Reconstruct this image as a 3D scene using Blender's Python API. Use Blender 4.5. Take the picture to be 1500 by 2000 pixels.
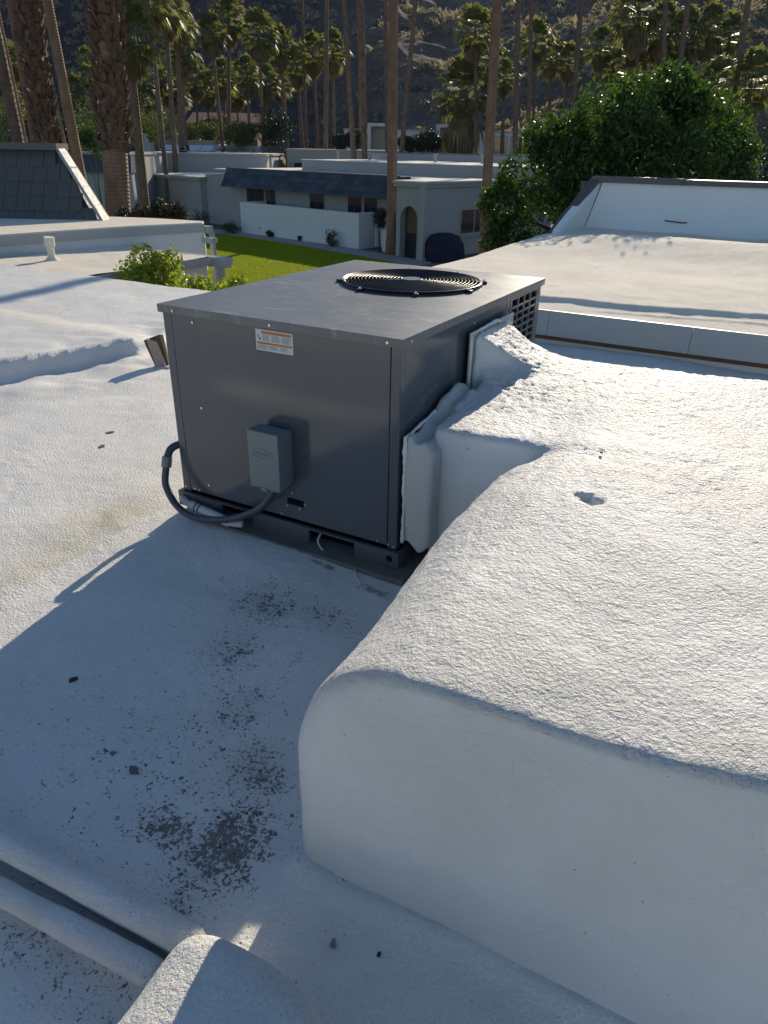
import bpy, math, random
import numpy as np
from mathutils import Vector, Matrix

# ------------------------------------------------------------------ reset
for o in list(bpy.data.objects): bpy.data.objects.remove(o)
sc = bpy.context.scene
COL = sc.collection
RAD = math.radians

# ------------------------------------------------------------------ camera
EYE = 4.7
F_PX, PITCH, ROLL = 1400.0, 0.47007, 0.017914      # focal length in pixels of a 1500x2000 frame
cam_d = bpy.data.cameras.new('camera'); cam = bpy.data.objects.new('camera', cam_d); COL.objects.link(cam)
cam_d.sensor_fit = 'VERTICAL'; cam_d.sensor_height = 36.0; cam_d.lens = 36.0 * F_PX / 2000.0
cam_d.clip_start = 0.05; cam_d.clip_end = 5000
c_f = np.array([0, math.cos(PITCH), -math.sin(PITCH)]); c_u = np.array([0, math.sin(PITCH), math.cos(PITCH)]); c_x = np.array([1., 0, 0])
CX = math.cos(ROLL) * c_x + math.sin(ROLL) * c_u; CU = -math.sin(ROLL) * c_x + math.cos(ROLL) * c_u
M = Matrix(((CX[0], CU[0], -c_f[0], 0), (CX[1], CU[1], -c_f[1], 0), (CX[2], CU[2], -c_f[2], EYE), (0, 0, 0, 1)))
cam.matrix_world = M
sc.camera = cam
sc.render.resolution_x, sc.render.resolution_y = 768, 1024

# ------------------------------------------------------------------ sky, sun, exposure
SUN_AZ, SUN_EL = RAD(19.6), RAD(22.6)              # azimuth clockwise from +Y
w = bpy.data.worlds.new('World'); sc.world = w; w.use_nodes = True
nt = w.node_tree; sky = nt.nodes.new('ShaderNodeTexSky'); sky.sky_type = 'NISHITA'; sky.sun_disc = False
sky.sun_elevation = SUN_EL; sky.sun_rotation = SUN_AZ; sky.altitude = 150; sky.air_density = 1.0; sky.dust_density = 0.05; sky.ozone_density = 2.9
bg = nt.nodes['Background']; nt.links.new(sky.outputs[0], bg.inputs[0]); bg.inputs[1].default_value = 0.122
sun_d = bpy.data.lights.new('sun', 'SUN'); sun_d.energy = 5.0; sun_d.angle = RAD(0.53); sun_d.color = (1.0, 0.875, 0.69)
sun = bpy.data.objects.new('sun', sun_d); COL.objects.link(sun)
sdir = Vector((math.sin(SUN_AZ) * math.cos(SUN_EL), math.cos(SUN_AZ) * math.cos(SUN_EL), math.sin(SUN_EL)))
sun.rotation_euler = sdir.to_track_quat('Z', 'Y').to_euler(); sun.location = (0, 0, 40)
vs = sc.view_settings; vs.view_transform = 'Standard'; vs.look = 'None'; vs.gamma = 1.0; vs.exposure = 0.16; vs.use_curve_mapping = False
sc.render.engine = 'CYCLES'
sc.cycles.max_bounces = 8; sc.cycles.transparent_max_bounces = 8

# ------------------------------------------------------------------ photo pixel -> place (for laying out real distances)
def ray(x, y): return c_f + CX * (x - 750) / F_PX - CU * (y - 1000) / F_PX
def atz(x, y, z):
    d = ray(x, y); t = (z - EYE) / d[2]; return np.array([0, 0, EYE]) + t * d
def aty(x, y, Y):
    d = ray(x, y); t = Y / d[1]; return np.array([0, 0, EYE]) + t * d

# ------------------------------------------------------------------ numpy noise
_rng = np.random.RandomState(7)
_T = _rng.rand(65536).astype(np.float32)
def _h(i, j, k): return _T[((i * 73856093) ^ (j * 19349663) ^ (k * 83492791)) & 65535]
def vnoise(p):
    p = np.asarray(p, dtype=np.float64); i = np.floor(p).astype(np.int64); f = p - i; f = f * f * (3 - 2 * f)
    x, y, z = i[:, 0], i[:, 1], i[:, 2]; fx, fy, fz = f[:, 0], f[:, 1], f[:, 2]
    def l(a, b, t): return a + (b - a) * t
    c = lambda a, b, d: _h(x + a, y + b, z + d)
    return l(l(l(c(0,0,0), c(1,0,0), fx), l(c(0,1,0), c(1,1,0), fx), fy), l(l(c(0,0,1), c(1,0,1), fx), l(c(0,1,1), c(1,1,1), fx), fy), fz) * 2 - 1
def fbm(p, oct=4, g=.5):
    s = 0; a = 1.0; p = np.asarray(p, dtype=np.float64).copy()
    for _ in range(oct): s = s + a * vnoise(p); a *= g; p = p * 2.03 + 17.3
    return s

# ------------------------------------------------------------------ objects
def tag(o, label=None, cat=None, group=None, kind=None):
    if label: o['label'] = label
    if cat: o['category'] = cat
    if group: o['group'] = group
    if kind: o['kind'] = kind
    return o
def empty(name, loc=(0, 0, 0), rz=0.0, parent=None):
    o = bpy.data.objects.new(name, None); COL.objects.link(o); o.location = loc; o.rotation_euler = (0, 0, rz); o.empty_display_size = .1
    if parent: o.parent = parent
    return o
def link(name, me, mat=None, parent=None, loc=(0, 0, 0), rot=(0, 0, 0)):
    o = bpy.data.objects.new(name, me); COL.objects.link(o); o.location = loc; o.rotation_euler = rot
    if parent: o.parent = parent
    if mat and not me.materials:
        me.materials.append(mat)
    return o
def np_mesh(name, V, Fq, smooth=False):
    V = np.asarray(V, dtype=np.float32).reshape(-1, 3); Fq = np.asarray(Fq, dtype=np.int32); n = Fq.shape[1]
    me = bpy.data.meshes.new(name); me.vertices.add(len(V)); me.vertices.foreach_set('co', V.ravel())
    me.loops.add(Fq.size); me.loops.foreach_set('vertex_index', Fq.ravel())
    me.polygons.add(len(Fq)); me.polygons.foreach_set('loop_start', np.arange(0, Fq.size, n, dtype=np.int32)); 
    me.polygons.foreach_set('use_smooth', np.full(len(Fq), smooth, dtype=bool))
    me.update(calc_edges=True); me.validate(); return me
class MB:
    def __init__(s): s.v = []; s.f = []; s.sm = []
    def add(s, vs, fs, sm=False):
        b = len(s.v); s.v += [tuple(map(float, p)) for p in vs]; s.f += [tuple(b + i for i in f) for f in fs]; s.sm += [sm] * len(fs); return s
    def box(s, x0, x1, y0, y1, z0, z1):
        return s.add([(x0,y0,z0),(x1,y0,z0),(x1,y1,z0),(x0,y1,z0),(x0,y0,z1),(x1,y0,z1),(x1,y1,z1),(x0,y1,z1)],
                     [(0,3,2,1),(4,5,6,7),(0,1,5,4),(1,2,6,5),(2,3,7,6),(3,0,4,7)])
    def hexa(s, P): return s.add(P, [(0,3,2,1),(4,5,6,7),(0,1,5,4),(1,2,6,5),(2,3,7,6),(3,0,4,7)])
    def cyl(s, p0, p1, r0, r1=None, n=16, cap=True, sm=True):
        r1 = r0 if r1 is None else r1; p0 = Vector(p0); p1 = Vector(p1); d = (p1 - p0).normalized()
        a = d.orthogonal().normalized(); b = d.cross(a)
        V = []
        for p, r in ((p0, r0), (p1, r1)):
            for i in range(n): t = 2 * math.pi * i / n; V.append(p + (a * math.cos(t) + b * math.sin(t)) * r)
        s.add(V, [(i, (i + 1) % n, n + (i + 1) % n, n + i) for i in range(n)], sm)
        if cap: s.add(V[:n], [tuple(reversed(range(n)))]); s.add(V[n:], [tuple(range(n))])
        return s
    def tube(s, pts, r, n=10, closed=False, sm=True):
        P = [Vector(p) for p in pts]; m = len(P); rr = r if hasattr(r, '__len__') else [r] * m
        V = []; a = None
        for i in range(m):
            d = (P[(i + 1) % m] - P[i - 1]) if closed else (P[min(i + 1, m - 1)] - P[max(i - 1, 0)])
            d.normalize()
            a = d.orthogonal().normalized() if a is None else (a - d * a.dot(d)).normalized()
            b = d.cross(a)
            for k in range(n): t = 2 * math.pi * k / n; V.append(P[i] + (a * math.cos(t) + b * math.sin(t)) * rr[i])
        fs = []
        for i in range(m if closed else m - 1):
            j = (i + 1) % m
            for k in range(n): fs.append((i * n + k, i * n + (k + 1) % n, j * n + (k + 1) % n, j * n + k))
        if not closed: fs += [tuple(reversed(range(n))), tuple(range((m - 1) * n, m * n))]
        return s.add(V, fs, sm)
    def prism(s, poly, axis, a0, a1):     # poly in the two other axes
        n = len(poly)
        def mk(p, a): return (a, p[0], p[1]) if axis == 'x' else ((p[0], a, p[1]) if axis == 'y' else (p[0], p[1], a))
        V = [mk(p, a0) for p in poly] + [mk(p, a1) for p in poly]
        return s.add(V, [tuple(range(n)), tuple(reversed(range(n, 2 * n)))] + [(i, n + i, n + (i + 1) % n, (i + 1) % n) for i in range(n)])
    def mesh(s, name):
        me = bpy.data.meshes.new(name); me.from_pydata(s.v, [], s.f); me.update()
        me.polygons.foreach_set('use_smooth', s.sm); 
        import bmesh; bm = bmesh.new(); bm.from_mesh(me); bmesh.ops.recalc_face_normals(bm, faces=bm.faces); bm.to_mesh(me); bm.free()
        return me
    def build(s, name, mat, parent=None, loc=(0, 0, 0), rot=(0, 0, 0), bevel=0):
        o = link(name, s.mesh(name), mat, parent, loc, rot)
        if bevel:
            b = o.modifiers.new('bevel', 'BEVEL'); b.width = bevel; b.segments = 2; b.limit_method = 'ANGLE'; b.harden_normals = False
        return o

# ------------------------------------------------------------------ materials
def N(nt, t, **kw):
    n = nt.nodes.new(t)
    for k, v in kw.items():
        if hasattr(n, k) and not k.startswith('i_'): setattr(n, k, v)
    return n
def newmat(name):
    m = bpy.data.materials.new(name); m.use_nodes = True; return m, m.node_tree, m.node_tree.nodes['Principled BSDF']
def noise(nt, vec, scale, detail=3, rough=.55, dist=0):
    n = nt.nodes.new('ShaderNodeTexNoise'); n.inputs['Scale'].default_value = scale; n.inputs['Detail'].default_value = detail
    n.inputs['Roughness'].default_value = rough; n.inputs['Distortion'].default_value = dist; nt.links.new(vec, n.inputs['Vector']); return n.outputs['Fac']
def ramp(nt, fac, stops):
    r = nt.nodes.new('ShaderNodeValToRGB'); e = r.color_ramp.elements
    while len(e) < len(stops): e.new(.5)
    for i, (p, c) in enumerate(stops): e[i].position = p; e[i].color = (*c, 1) if hasattr(c, '__len__') else (c, c, c, 1)
    nt.links.new(fac, r.inputs[0]); return r.outputs[0]
def math_(nt, op, a, b=None):
    n = nt.nodes.new('ShaderNodeMath'); n.operation = op
    for i, x in enumerate((a, b)):
        if x is None: continue
        if isinstance(x, (int, float)): n.inputs[i].default_value = x
        else: nt.links.new(x, n.inputs[i])
    return n.outputs[0]
def mix(nt, fac, a, b, mode='MIX'):
    n = nt.nodes.new('ShaderNodeMix'); n.data_type = 'RGBA'; n.blend_type = mode; 
    for s, x in ((n.inputs[0], fac), (n.inputs[6], a), (n.inputs[7], b)):
        if isinstance(x, (int, float)): s.default_value = x
        elif isinstance(x, tuple): s.default_value = (*x, 1)
        else: nt.links.new(x, s)
    return n.outputs[2]
def bump(nt, h, strength, dist, prev=None):
    b = nt.nodes.new('ShaderNodeBump'); b.inputs['Strength'].default_value = strength; b.inputs['Distance'].default_value = dist
    nt.links.new(h, b.inputs['Height'])
    if prev is not None: nt.links.new(prev, b.inputs['Normal'])
    return b.outputs[0]
def coords(nt, kind='Object'):
    return nt.nodes.new('ShaderNodeTexCoord').outputs[kind]
def attr(nt, name):
    a = nt.nodes.new('ShaderNodeAttribute'); a.attribute_name = name; return a.outputs['Fac']

def m_foam(name, col=(.76, .755, .735), grain=1.0, fine=1.0, attrs=False, rough=.5, spec=.42, gattr=False):
    m, t, b = newmat(name); v = coords(t)
    big = noise(t, v, 1.7, 4); c = mix(t, ramp(t, big, [(.3, 0), (.75, 1)]), col, (col[0] * .9, col[1] * .885, col[2] * .855))
    sp = noise(t, v, 34, 3); c = mix(t, ramp(t, sp, [(.62, 0), (.8, .22)]), c, (.5, .48, .43))
    r_in = None
    if attrs:
        st = attr(t, 'stain'); c = mix(t, math_(t, 'MULTIPLY', st, ramp(t, noise(t, v, 9, 5), [(.3, .25), (.7, 1)])), c, (.50, .44, .28))
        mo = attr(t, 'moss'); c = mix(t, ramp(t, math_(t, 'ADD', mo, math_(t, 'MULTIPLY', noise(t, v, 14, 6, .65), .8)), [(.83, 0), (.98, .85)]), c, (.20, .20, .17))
        d = attr(t, 'dirt'); n1 = noise(t, v, 95, 4, .6, .6); n2 = noise(t, v, 22, 5, .65)
        k = math_(t, 'ADD', math_(t, 'MULTIPLY', n1, .75), math_(t, 'MULTIPLY', n2, .45)); k = math_(t, 'ADD', k, math_(t, 'MULTIPLY', d, .30))
        k = ramp(t, k, [(.75, 0), (.82, 1)]); k = math_(t, 'MULTIPLY', k, math_(t, 'GREATER_THAN', d, .015))
        c = mix(t, math_(t, 'MULTIPLY', k, .9), c, (.045, .039, .033))
        f1 = ramp(t, math_(t, 'MULTIPLY', d, noise(t, v, 5, 4)), [(.08, 0), (.5, .5)]); c = mix(t, f1, c, (.36, .33, .29))
    t.links.new(c, b.inputs['Base Color'])
    g1 = noise(t, v, 92, 4, .62, .12); g2 = noise(t, v, 330, 2); g0 = noise(t, v, 15, 3)
    if gattr:
        sm = ramp(t, noise(t, v, 1.1, 5, .6), [(.40, 0), (.70, .65)]); c2 = mix(t, sm, c, (.57, .54, .475)); sp2 = ramp(t, noise(t, v, 70, 2, .5), [(.72, 0), (.75, .85)]); c2 = mix(t, math_(t, 'MULTIPLY', sp2, ramp(t, noise(t, v, 2.3, 3), [(.5, 0), (.62, 1)])), c2, (.16, .15, .14)); t.links.new(c2, b.inputs['Base Color'])
        mpw = t.nodes.new('ShaderNodeMapping'); mpw.inputs['Scale'].default_value = (1, 1, 2.4); mpw.inputs['Rotation'].default_value = (.2, .5, 0); t.links.new(v, mpw.inputs[0])
        wr = ramp(t, noise(t, mpw.outputs[0], 7, 5, .6, 1.4), [(.47, 0), (.5, 1), (.53, 0)]); wr = math_(t, 'MULTIPLY', wr, ramp(t, noise(t, v, 3.1, 2), [(.48, 0), (.62, 1)])); g0 = math_(t, 'ADD', g0, math_(t, 'MULTIPLY', wr, 1.0))
        ga = attr(t, 'grain'); lum = ramp(t, noise(t, v, 2.6, 3), [(.35, .55), (.65, 1.0)]); ga = math_(t, 'MULTIPLY', ga, lum)
        g1 = math_(t, 'MULTIPLY', g1, ga); g2 = math_(t, 'MULTIPLY', g2, ga)
    n = bump(t, g0, .22 * grain, .02); n = bump(t, g1, .95 * grain, .015, n); n = bump(t, g2, .6 * fine, .004, n)
    t.links.new(n, b.inputs['Normal']); b.inputs['Roughness'].default_value = rough; b.inputs['Specular IOR Level'].default_value = spec
    return m
def m_paint(name, col, rough=.5, spec=.5, var=.08, scale=3.0, bmp=0.0, metallic=0.0, coat=0):
    m, t, b = newmat(name); v = coords(t)
    f = noise(t, v, scale, 5); lo = tuple(max(0, x * (1 - var)) for x in col); hi = tuple(x * (1 + var) for x in col)
    t.links.new(mix(t, f, lo, hi), b.inputs['Base Color'])
    r = ramp(t, noise(t, v, scale * 2.3, 4), [(.3, rough * .85), (.7, min(1, rough * 1.2))]); t.links.new(r, b.inputs['Roughness'])
    b.inputs['Specular IOR Level'].default_value = spec; b.inputs['Metallic'].default_value = metallic
    if coat: b.inputs['Coat Weight'].default_value = coat; b.inputs['Coat Roughness'].default_value = .12
    if bmp: t.links.new(bump(t, noise(t, v, scale * 12, 4), bmp, .01), b.inputs['Normal'])
    return m
def m_unit(name, col, dusty=False):
    m, t, b = newmat(name); v = coords(t)
    f = noise(t, v, 2.2, 4); c = mix(t, f, tuple(x * .93 for x in col), tuple(x * 1.07 for x in col))
    rb = noise(t, v, 3.1, 5)
    r = ramp(t, rb, [(.3, .09), (.75, .15)])
    if dusty:
        mp = t.nodes.new('ShaderNodeMapping'); mp.inputs['Scale'].default_value = (1.0, 5.0, 1); mp.inputs['Rotation'].default_value = (0, 0, .7); t.links.new(v, mp.inputs[0])
        s = noise(t, mp.outputs[0], 7, 6, .68, 1.6); s = ramp(t, s, [(.52, 0), (.72, .5)]); g = ramp(t, noise(t, v, 2.0, 3), [(.36, .3), (.55, 1)]); s = math_(t, 'MULTIPLY', s, g)
        mp2 = t.nodes.new('ShaderNodeMapping'); mp2.inputs['Scale'].default_value = (14, 1.2, 1); mp2.inputs['Rotation'].default_value = (0, 0, -.5); t.links.new(v, mp2.inputs[0])
        s2 = math_(t, 'MULTIPLY', ramp(t, noise(t, mp2.outputs[0], 6, 3, .5), [(.62, 0), (.70, .25)]), ramp(t, noise(t, v, 4.3, 2), [(.45, 0), (.55, 1)]))
        s = math_(t, 'MAXIMUM', s, s2)
        c = mix(t, s, c, (.46, .46, .45)); r = mix(t, s, ramp(t, rb, [(.3, .34), (.75, .42)]), (.65, .65, .65))
    t.links.new(c, b.inputs['Base Color']); t.links.new(r, b.inputs['Roughness']); b.inputs['Specular IOR Level'].default_value = .6
    n = bump(t, noise(t, v, 1.6, 2), .12, .02); n = bump(t, noise(t, v, 420, 1), .05, .001, n); t.links.new(n, b.inputs['Normal'])
    return m
def m_leaf(name, a, b_, trans=.4, rough=.35, scale=1.5, spec=.5):
    m, t, b = newmat(name); v = coords(t)
    f = noise(t, v, scale, 3); f2 = t.nodes.new('ShaderNodeNewGeometry').outputs['Random Per Island']
    f = math_(t, 'ADD', math_(t, 'MULTIPLY', f, .6), math_(t, 'MULTIPLY', f2, .4))
    c = ramp(t, f, [(.25, a), (.72, b_)]); t.links.new(c, b.inputs['Base Color']); b.inputs['Roughness'].default_value = rough; b.inputs['Specular IOR Level'].default_value = spec
    tr = t.nodes.new('ShaderNodeBsdfTranslucent'); g = mix(t, .5, c, (b_[0] * 1.6, b_[1] * 1.7, b_[2] * .9)); t.links.new(g, tr.inputs[0])
    ms = t.nodes.new('ShaderNodeMixShader'); ms.inputs[0].default_value = trans; t.links.new(b.outputs[0], ms.inputs[1]); t.links.new(tr.outputs[0], ms.inputs[2])
    t.links.new(ms.outputs[0], t.nodes['Material Output'].inputs[0]); return m
def m_bark(name, a, b_, ring=0, scale=3):
    m, t, b = newmat(name); v = coords(t)
    mp = t.nodes.new('ShaderNodeMapping'); mp.inputs['Scale'].default_value = (1, 1, .35); t.links.new(v, mp.inputs[0])
    f = noise(t, mp.outputs[0], scale * 3, 6, .65); c = ramp(t, f, [(.3, a), (.7, b_)]); t.links.new(c, b.inputs['Base Color']); b.inputs['Roughness'].default_value = .85
    h = noise(t, mp.outputs[0], scale * 8, 5)
    if ring:
        wv = t.nodes.new('ShaderNodeTexWave'); wv.bands_direction = 'Z'; wv.inputs['Scale'].default_value = ring; wv.inputs['Distortion'].default_value = 3; wv.inputs['Detail'].default_value = 3
        t.links.new(v, wv.inputs[0]); h = math_(t, 'ADD', h, math_(t, 'MULTIPLY', wv.outputs['Fac'], .5))
    t.links.new(bump(t, h, .8, .04), b.inputs['Normal']); return m

FOAM_ROOF = m_foam('roof foam coating', (.82, .80, .755), grain=.8, attrs=True)
FOAM_DUCT = m_foam('duct foam coating', grain=1.1, fine=1.1, gattr=True)
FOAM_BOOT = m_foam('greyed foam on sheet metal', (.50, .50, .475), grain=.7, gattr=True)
FOAM_FAR = m_foam('weathered roof foam', (.86, .785, .665), grain=.9, rough=.85, spec=.15)
SHEET = m_paint('coated sheet metal', (.37, .375, .355), .45, .4, .07, 5, .15)
FASCIA = m_paint('pale grey painted metal', (.34, .355, .35), .45, .5, .06, 2)
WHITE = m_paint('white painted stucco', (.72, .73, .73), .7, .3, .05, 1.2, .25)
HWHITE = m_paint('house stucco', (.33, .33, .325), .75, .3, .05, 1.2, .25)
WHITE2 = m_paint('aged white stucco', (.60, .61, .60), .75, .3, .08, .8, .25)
BEIGE = m_paint('beige stucco', (.36, .34, .31), .8, .2, .08, .8, .2)
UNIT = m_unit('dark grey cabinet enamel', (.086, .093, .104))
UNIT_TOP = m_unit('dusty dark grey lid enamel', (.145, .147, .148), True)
BOXG = m_paint('blue-grey box enamel', (.17, .20, .205), .35, .5, .05, 6)
BLACK = m_paint('black plastic', (.012, .012, .014), .35, .5, .1, 5)
VOID = m_paint('dark cavity', (.006, .006, .007), .8, .1, .2, 4)
WIRE = m_paint('black coated wire', (.006, .006, .007), .3, .5, .05, 5)
STEEL = m_paint('zinc steel', (.55, .55, .54), .25, .5, .1, 8, 0, 1.0)
CONDUIT = m_paint('dark blue-grey conduit', (.05, .055, .075), .4, .5, .1, 8)
CONN = m_paint('grey conduit fitting', (.17, .185, .19), .4, .5, .1, 8)
TAPE = m_paint('off-white wrapped insulation', (.5, .5, .5), .6, .3, .1, 14, .4)
PADM = m_paint('grey-green weathered curb', (.14, .145, .13), .9, .2, .3, 9, .5)
LABELW = m_paint('white label stock', (.62, .6, .57), .4, .5, .03, 9)
ORANGE = m_paint('orange print', (.50, .17, .03), .4, .5, .1, 20)
PRINT = m_paint('grey print', (.24, .235, .24), .5, .4, .2, 60)
INK = m_paint('black print', (.02, .02, .02), .5, .4, .1, 20)
SHINGLE = m_paint('charcoal concrete shingle', (.085, .082, .08), .62, .5, .25, 7, .7)
SHBLUE = m_paint('slate blue shingle', (.045, .055, .075), .6, .4, .3, 3, .6)
CAPM = m_paint('charcoal cap metal', (.085, .083, .08), .5, .5, .12, 4)
TRIM = m_paint('weathered white trim', (.34, .33, .31), .6, .4, .15, 6, .3)
GLASS = m_paint('dark window glass', (.012, .014, .017), .06, .8, .1, 2)
DOORM = m_paint('dark recess', (.02, .02, .021), .6, .3, .2, 2)
BROWN = m_paint('brown wood', (.13, .075, .045), .7, .3, .3, 12, .5)
RUST = m_paint('terracotta roof', (.20, .085, .055), .8, .3, .25, 3, .4)
NAVY = m_paint('navy canvas cover', (.010, .013, .035), .75, .3, .2, 3, .4)
CONC = m_paint('concrete path', (.30, .29, .28), .85, .3, .1, 1, .2)
GRAVEL = m_paint('decomposed granite', (.17, .14, .115), .95, .2, .3, 6, .7)
PANELM = m_paint('solar glass', (.012, .014, .022), .12, .8, .15, 2)
RED = m_paint('reddish flowers', (.14, .04, .02), .7, .3, .4, 6)

TRUNK = m_bark('palm bark', (.075, .045, .03), (.22, .14, .095), 2.2, 2)
TRUNK_S = m_bark('smooth palm bark', (.17, .09, .055), (.33, .19, .12), 3.5, 1.2)
BOOT = m_bark('palm leaf bases', (.06, .03, .02), (.22, .13, .085), 0, 5)
WOODM = m_bark('tree bark', (.05, .04, .03), (.13, .10, .08), 0, 4)
PALM_L = m_leaf('palm leaf', (.055, .068, .022), (.19, .19, .055), .5, .48, 1.2)
SKIRT = m_leaf('dead palm thatch', (.10, .072, .035), (.26, .19, .09), .35, .6, 1.5)
TREE_L = m_leaf('glossy citrus leaf', (.016, .040, .006), (.07, .13, .014), .46, .38, 1.1, .6)
SHRUB_L = m_leaf('yellow-green shrub leaf', (.09, .13, .012), (.27, .32, .03), .55, .25, 2.5, .6)
DARK_L = m_leaf('dark shrub leaf', (.010, .017, .008), (.035, .048, .02), .2, .5, 2)
FEATH_L = m_leaf('feathery pale leaf', (.035, .055, .014), (.10, .125, .03), .4, .5, .5)
DESERT_L = m_leaf('desert scrub leaf', (.12, .095, .07), (.33, .26, .19), .35, .6, .05)

# ================================================================== our roof: everything in the building's own grid
BX, BY, GRZ = 0.05753, 2.55675, -0.49768           # near corner of the cabinet; grid rotation
GRID = dict(loc=(BX, BY, 0), rot=(0, 0, GRZ))
def g2w(u, v, z=0): return (BX + u * math.cos(GRZ) - v * math.sin(GRZ), BY + u * math.sin(GRZ) + v * math.cos(GRZ), z)
def w2g(p): dx, dy = p[0] - BX, p[1] - BY; return (dx * math.cos(GRZ) + dy * math.sin(GRZ), -dx * math.sin(GRZ) + dy * math.cos(GRZ), p[2])
ZB = 3.137                                          # underside of the cabinet

def sst(x, a, b): t = np.clip((x - a) / (b - a), 0, 1); return t * t * (3 - 2 * t)
def roof_h(u, v):
    h = np.full_like(u, 3.085)
    # floor in front of the unit falls towards the little pond
    h += -.045 * np.exp(-(((u - .2) / .75) ** 2 + ((v + 1.45) / .8) ** 2))
    # bank the unit stands on, falling to the valley crease on its left
    bank = sst(u, -1.30, -.95) * sst(-u, -1.0, -.3) * sst(v, -1.9, -.1); h += .025 * bank
    h += .012 * np.exp(-np.clip(np.maximum.reduce([-1.24 - u, u - .05, -.16 - v, v - 1.8]), 0, 9) ** 2 / .02) 
    left = np.clip(-1.28 - u, 0, 9); h += np.where(u < -1.28, .012 * np.minimum(left, 2.5) - .012, 0)
    lip = np.exp(-((u + 1.27) / .022) ** 2) * .014; h += lip
    # raised section on the left
    pf = np.c_[u.ravel(), v.ravel(), 0 * u.ravel()]
    ue = -3.78 + .22 * (v - .87) - .22 * np.clip(v - 2.0, 0, 9) + .025 * fbm(pf * 2.3, 2).reshape(u.shape)
    wd = .075 + .10 * sst(v, 2.0, 2.6)
    h += (.15 - .07 * sst(v, 1.9, 2.4)) * sst((ue - u) / wd, 0, 1)
    h += .02 * fbm(pf * 4.3, 3).reshape(u.shape) * np.exp(-((u + 3.6) / .5) ** 2)
    h += .05 * np.exp(-((u + 2.9) / .5) ** 2) * sst(-v, -1.9, -.2) * 0
    p = np.c_[u.ravel(), v.ravel(), np.zeros(u.size)]
    dd = np.hypot(np.clip(.40 - u, 0, 9), np.clip(-1.29 - v, 0, 9)) + 0 * u; dd = np.where(v > .1, 9, dd)
    h += .035 * np.exp(-np.clip(dd - .012 + .014 * fbm(p * 6, 2).reshape(u.shape), 0, 9) / .03)
    h += (.012 * fbm(p * 1.3, 3) + .004 * fbm(p * 5, 3)).reshape(u.shape)
    return h
def axis(a, b, fa, fb, fine, coarse):
    L = list(np.arange(fa, fb, fine)); x = fa; s = fine
    while x > a: s = min(s * 1.12, coarse); x -= s; L.insert(0, max(x, a))
    x = L[-1]; s = fine
    while x < b: s = min(s * 1.12, coarse); x += s; L.append(min(x, b))
    return np.array(L)
def grid_mesh(name, us, vs_, hf, noise_amp=.0022):
    U, Vv = np.meshgrid(us, vs_, indexing='ij'); H = hf(U, Vv)
    p = np.c_[U.ravel(), Vv.ravel(), H.ravel()]
    if noise_amp: H = H + (noise_amp * fbm(p * 30, 2)).reshape(H.shape)
    V = np.c_[U.ravel(), Vv.ravel(), H.ravel()]; nu, nv = U.shape
    i = np.arange(nu - 1)[:, None] * nv + np.arange(nv - 1)[None, :]; i = i.ravel()
    return np_mesh(name, V, np.c_[i, i + nv, i + nv + 1, i + 1], True), V
us = axis(-9.25, 5.0, -2.6, .75, .014, .032); vv = axis(-3.9, 4.27, -2.0, .15, .014, .032)
me, V = grid_mesh('main_roof', us, vv, roof_h)
def blob(V, L):
    s = np.zeros(len(V))
    for (u, v, ru, rv, a) in L: s = np.maximum(s, a * np.exp(-(((V[:, 0] - u) / ru) ** 2 + ((V[:, 1] - v) / rv) ** 2)))
    return s
def put_attr(me, name, val):
    a = me.attributes.new(name, 'FLOAT', 'POINT'); a.data.foreach_set('value', val.astype(np.float32))
put_attr(me, 'dirt', blob(V, [(.20, -1.34, .13, .18, .86), (.03, -1.37, .13, .07, .74), (.12, -1.10, .13, .12, .70), (.20, -1.52, .07, .07, .6), (-.07, -.95, .10, .16, .5), (-.34, -.44, .18, .14, .55), (-.28, -.72, .14, .14, .5), (-.10, -.40, .18, .1, .4), (-.15, -1.2, .5, .4, .30), (.1, -1.75, .5, .12, .35)]))
put_attr(me, 'stain', sst(-V[:, 0], 1.255, 1.295) * blob(V, [(-1.46, -.20, .17, .30, 1.0), (-1.42, -.45, .12, .2, .8), (-5.2, 2.1, .7, .2, .7), (-1.36, -.75, .14, .7, .6), (-2.6, 2.2, .6, .5, .15)]))
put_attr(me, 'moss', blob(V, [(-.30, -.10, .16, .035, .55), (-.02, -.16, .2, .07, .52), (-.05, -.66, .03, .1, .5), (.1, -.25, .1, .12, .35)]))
roof = link('roof', me, FOAM_ROOF, None, **GRID); tag(roof, kind='structure')
# parapet-less building body under the roofs
mb = MB(); mb.box(-9.2, 5.0, -3.9, 4.2, 0, 3.0); tag(mb.build('wall', WHITE, None, **GRID), 'white stucco walls under the near foam roof', 'wall')
mb = MB(); mb.box(-9.2, 5.0, -4.05, -3.85, 2.9, 3.5); tag(mb.build('parapet', WHITE, None, **GRID), 'unseen white parapet added behind the viewer for bounce light', 'parapet')  # added unseen wall, bounces sunlight onto the duct and unit fronts
# drip edge along the courtyard
mb = MB(); mb.box(-9.2, -2.0, 4.262, 4.30, 3.0, 3.098); tag(mb.build('roof_edge_trim', FASCIA, None, **GRID), 'thin grey metal drip edge between foam roof and courtyard shrubs', 'trim')

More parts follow.
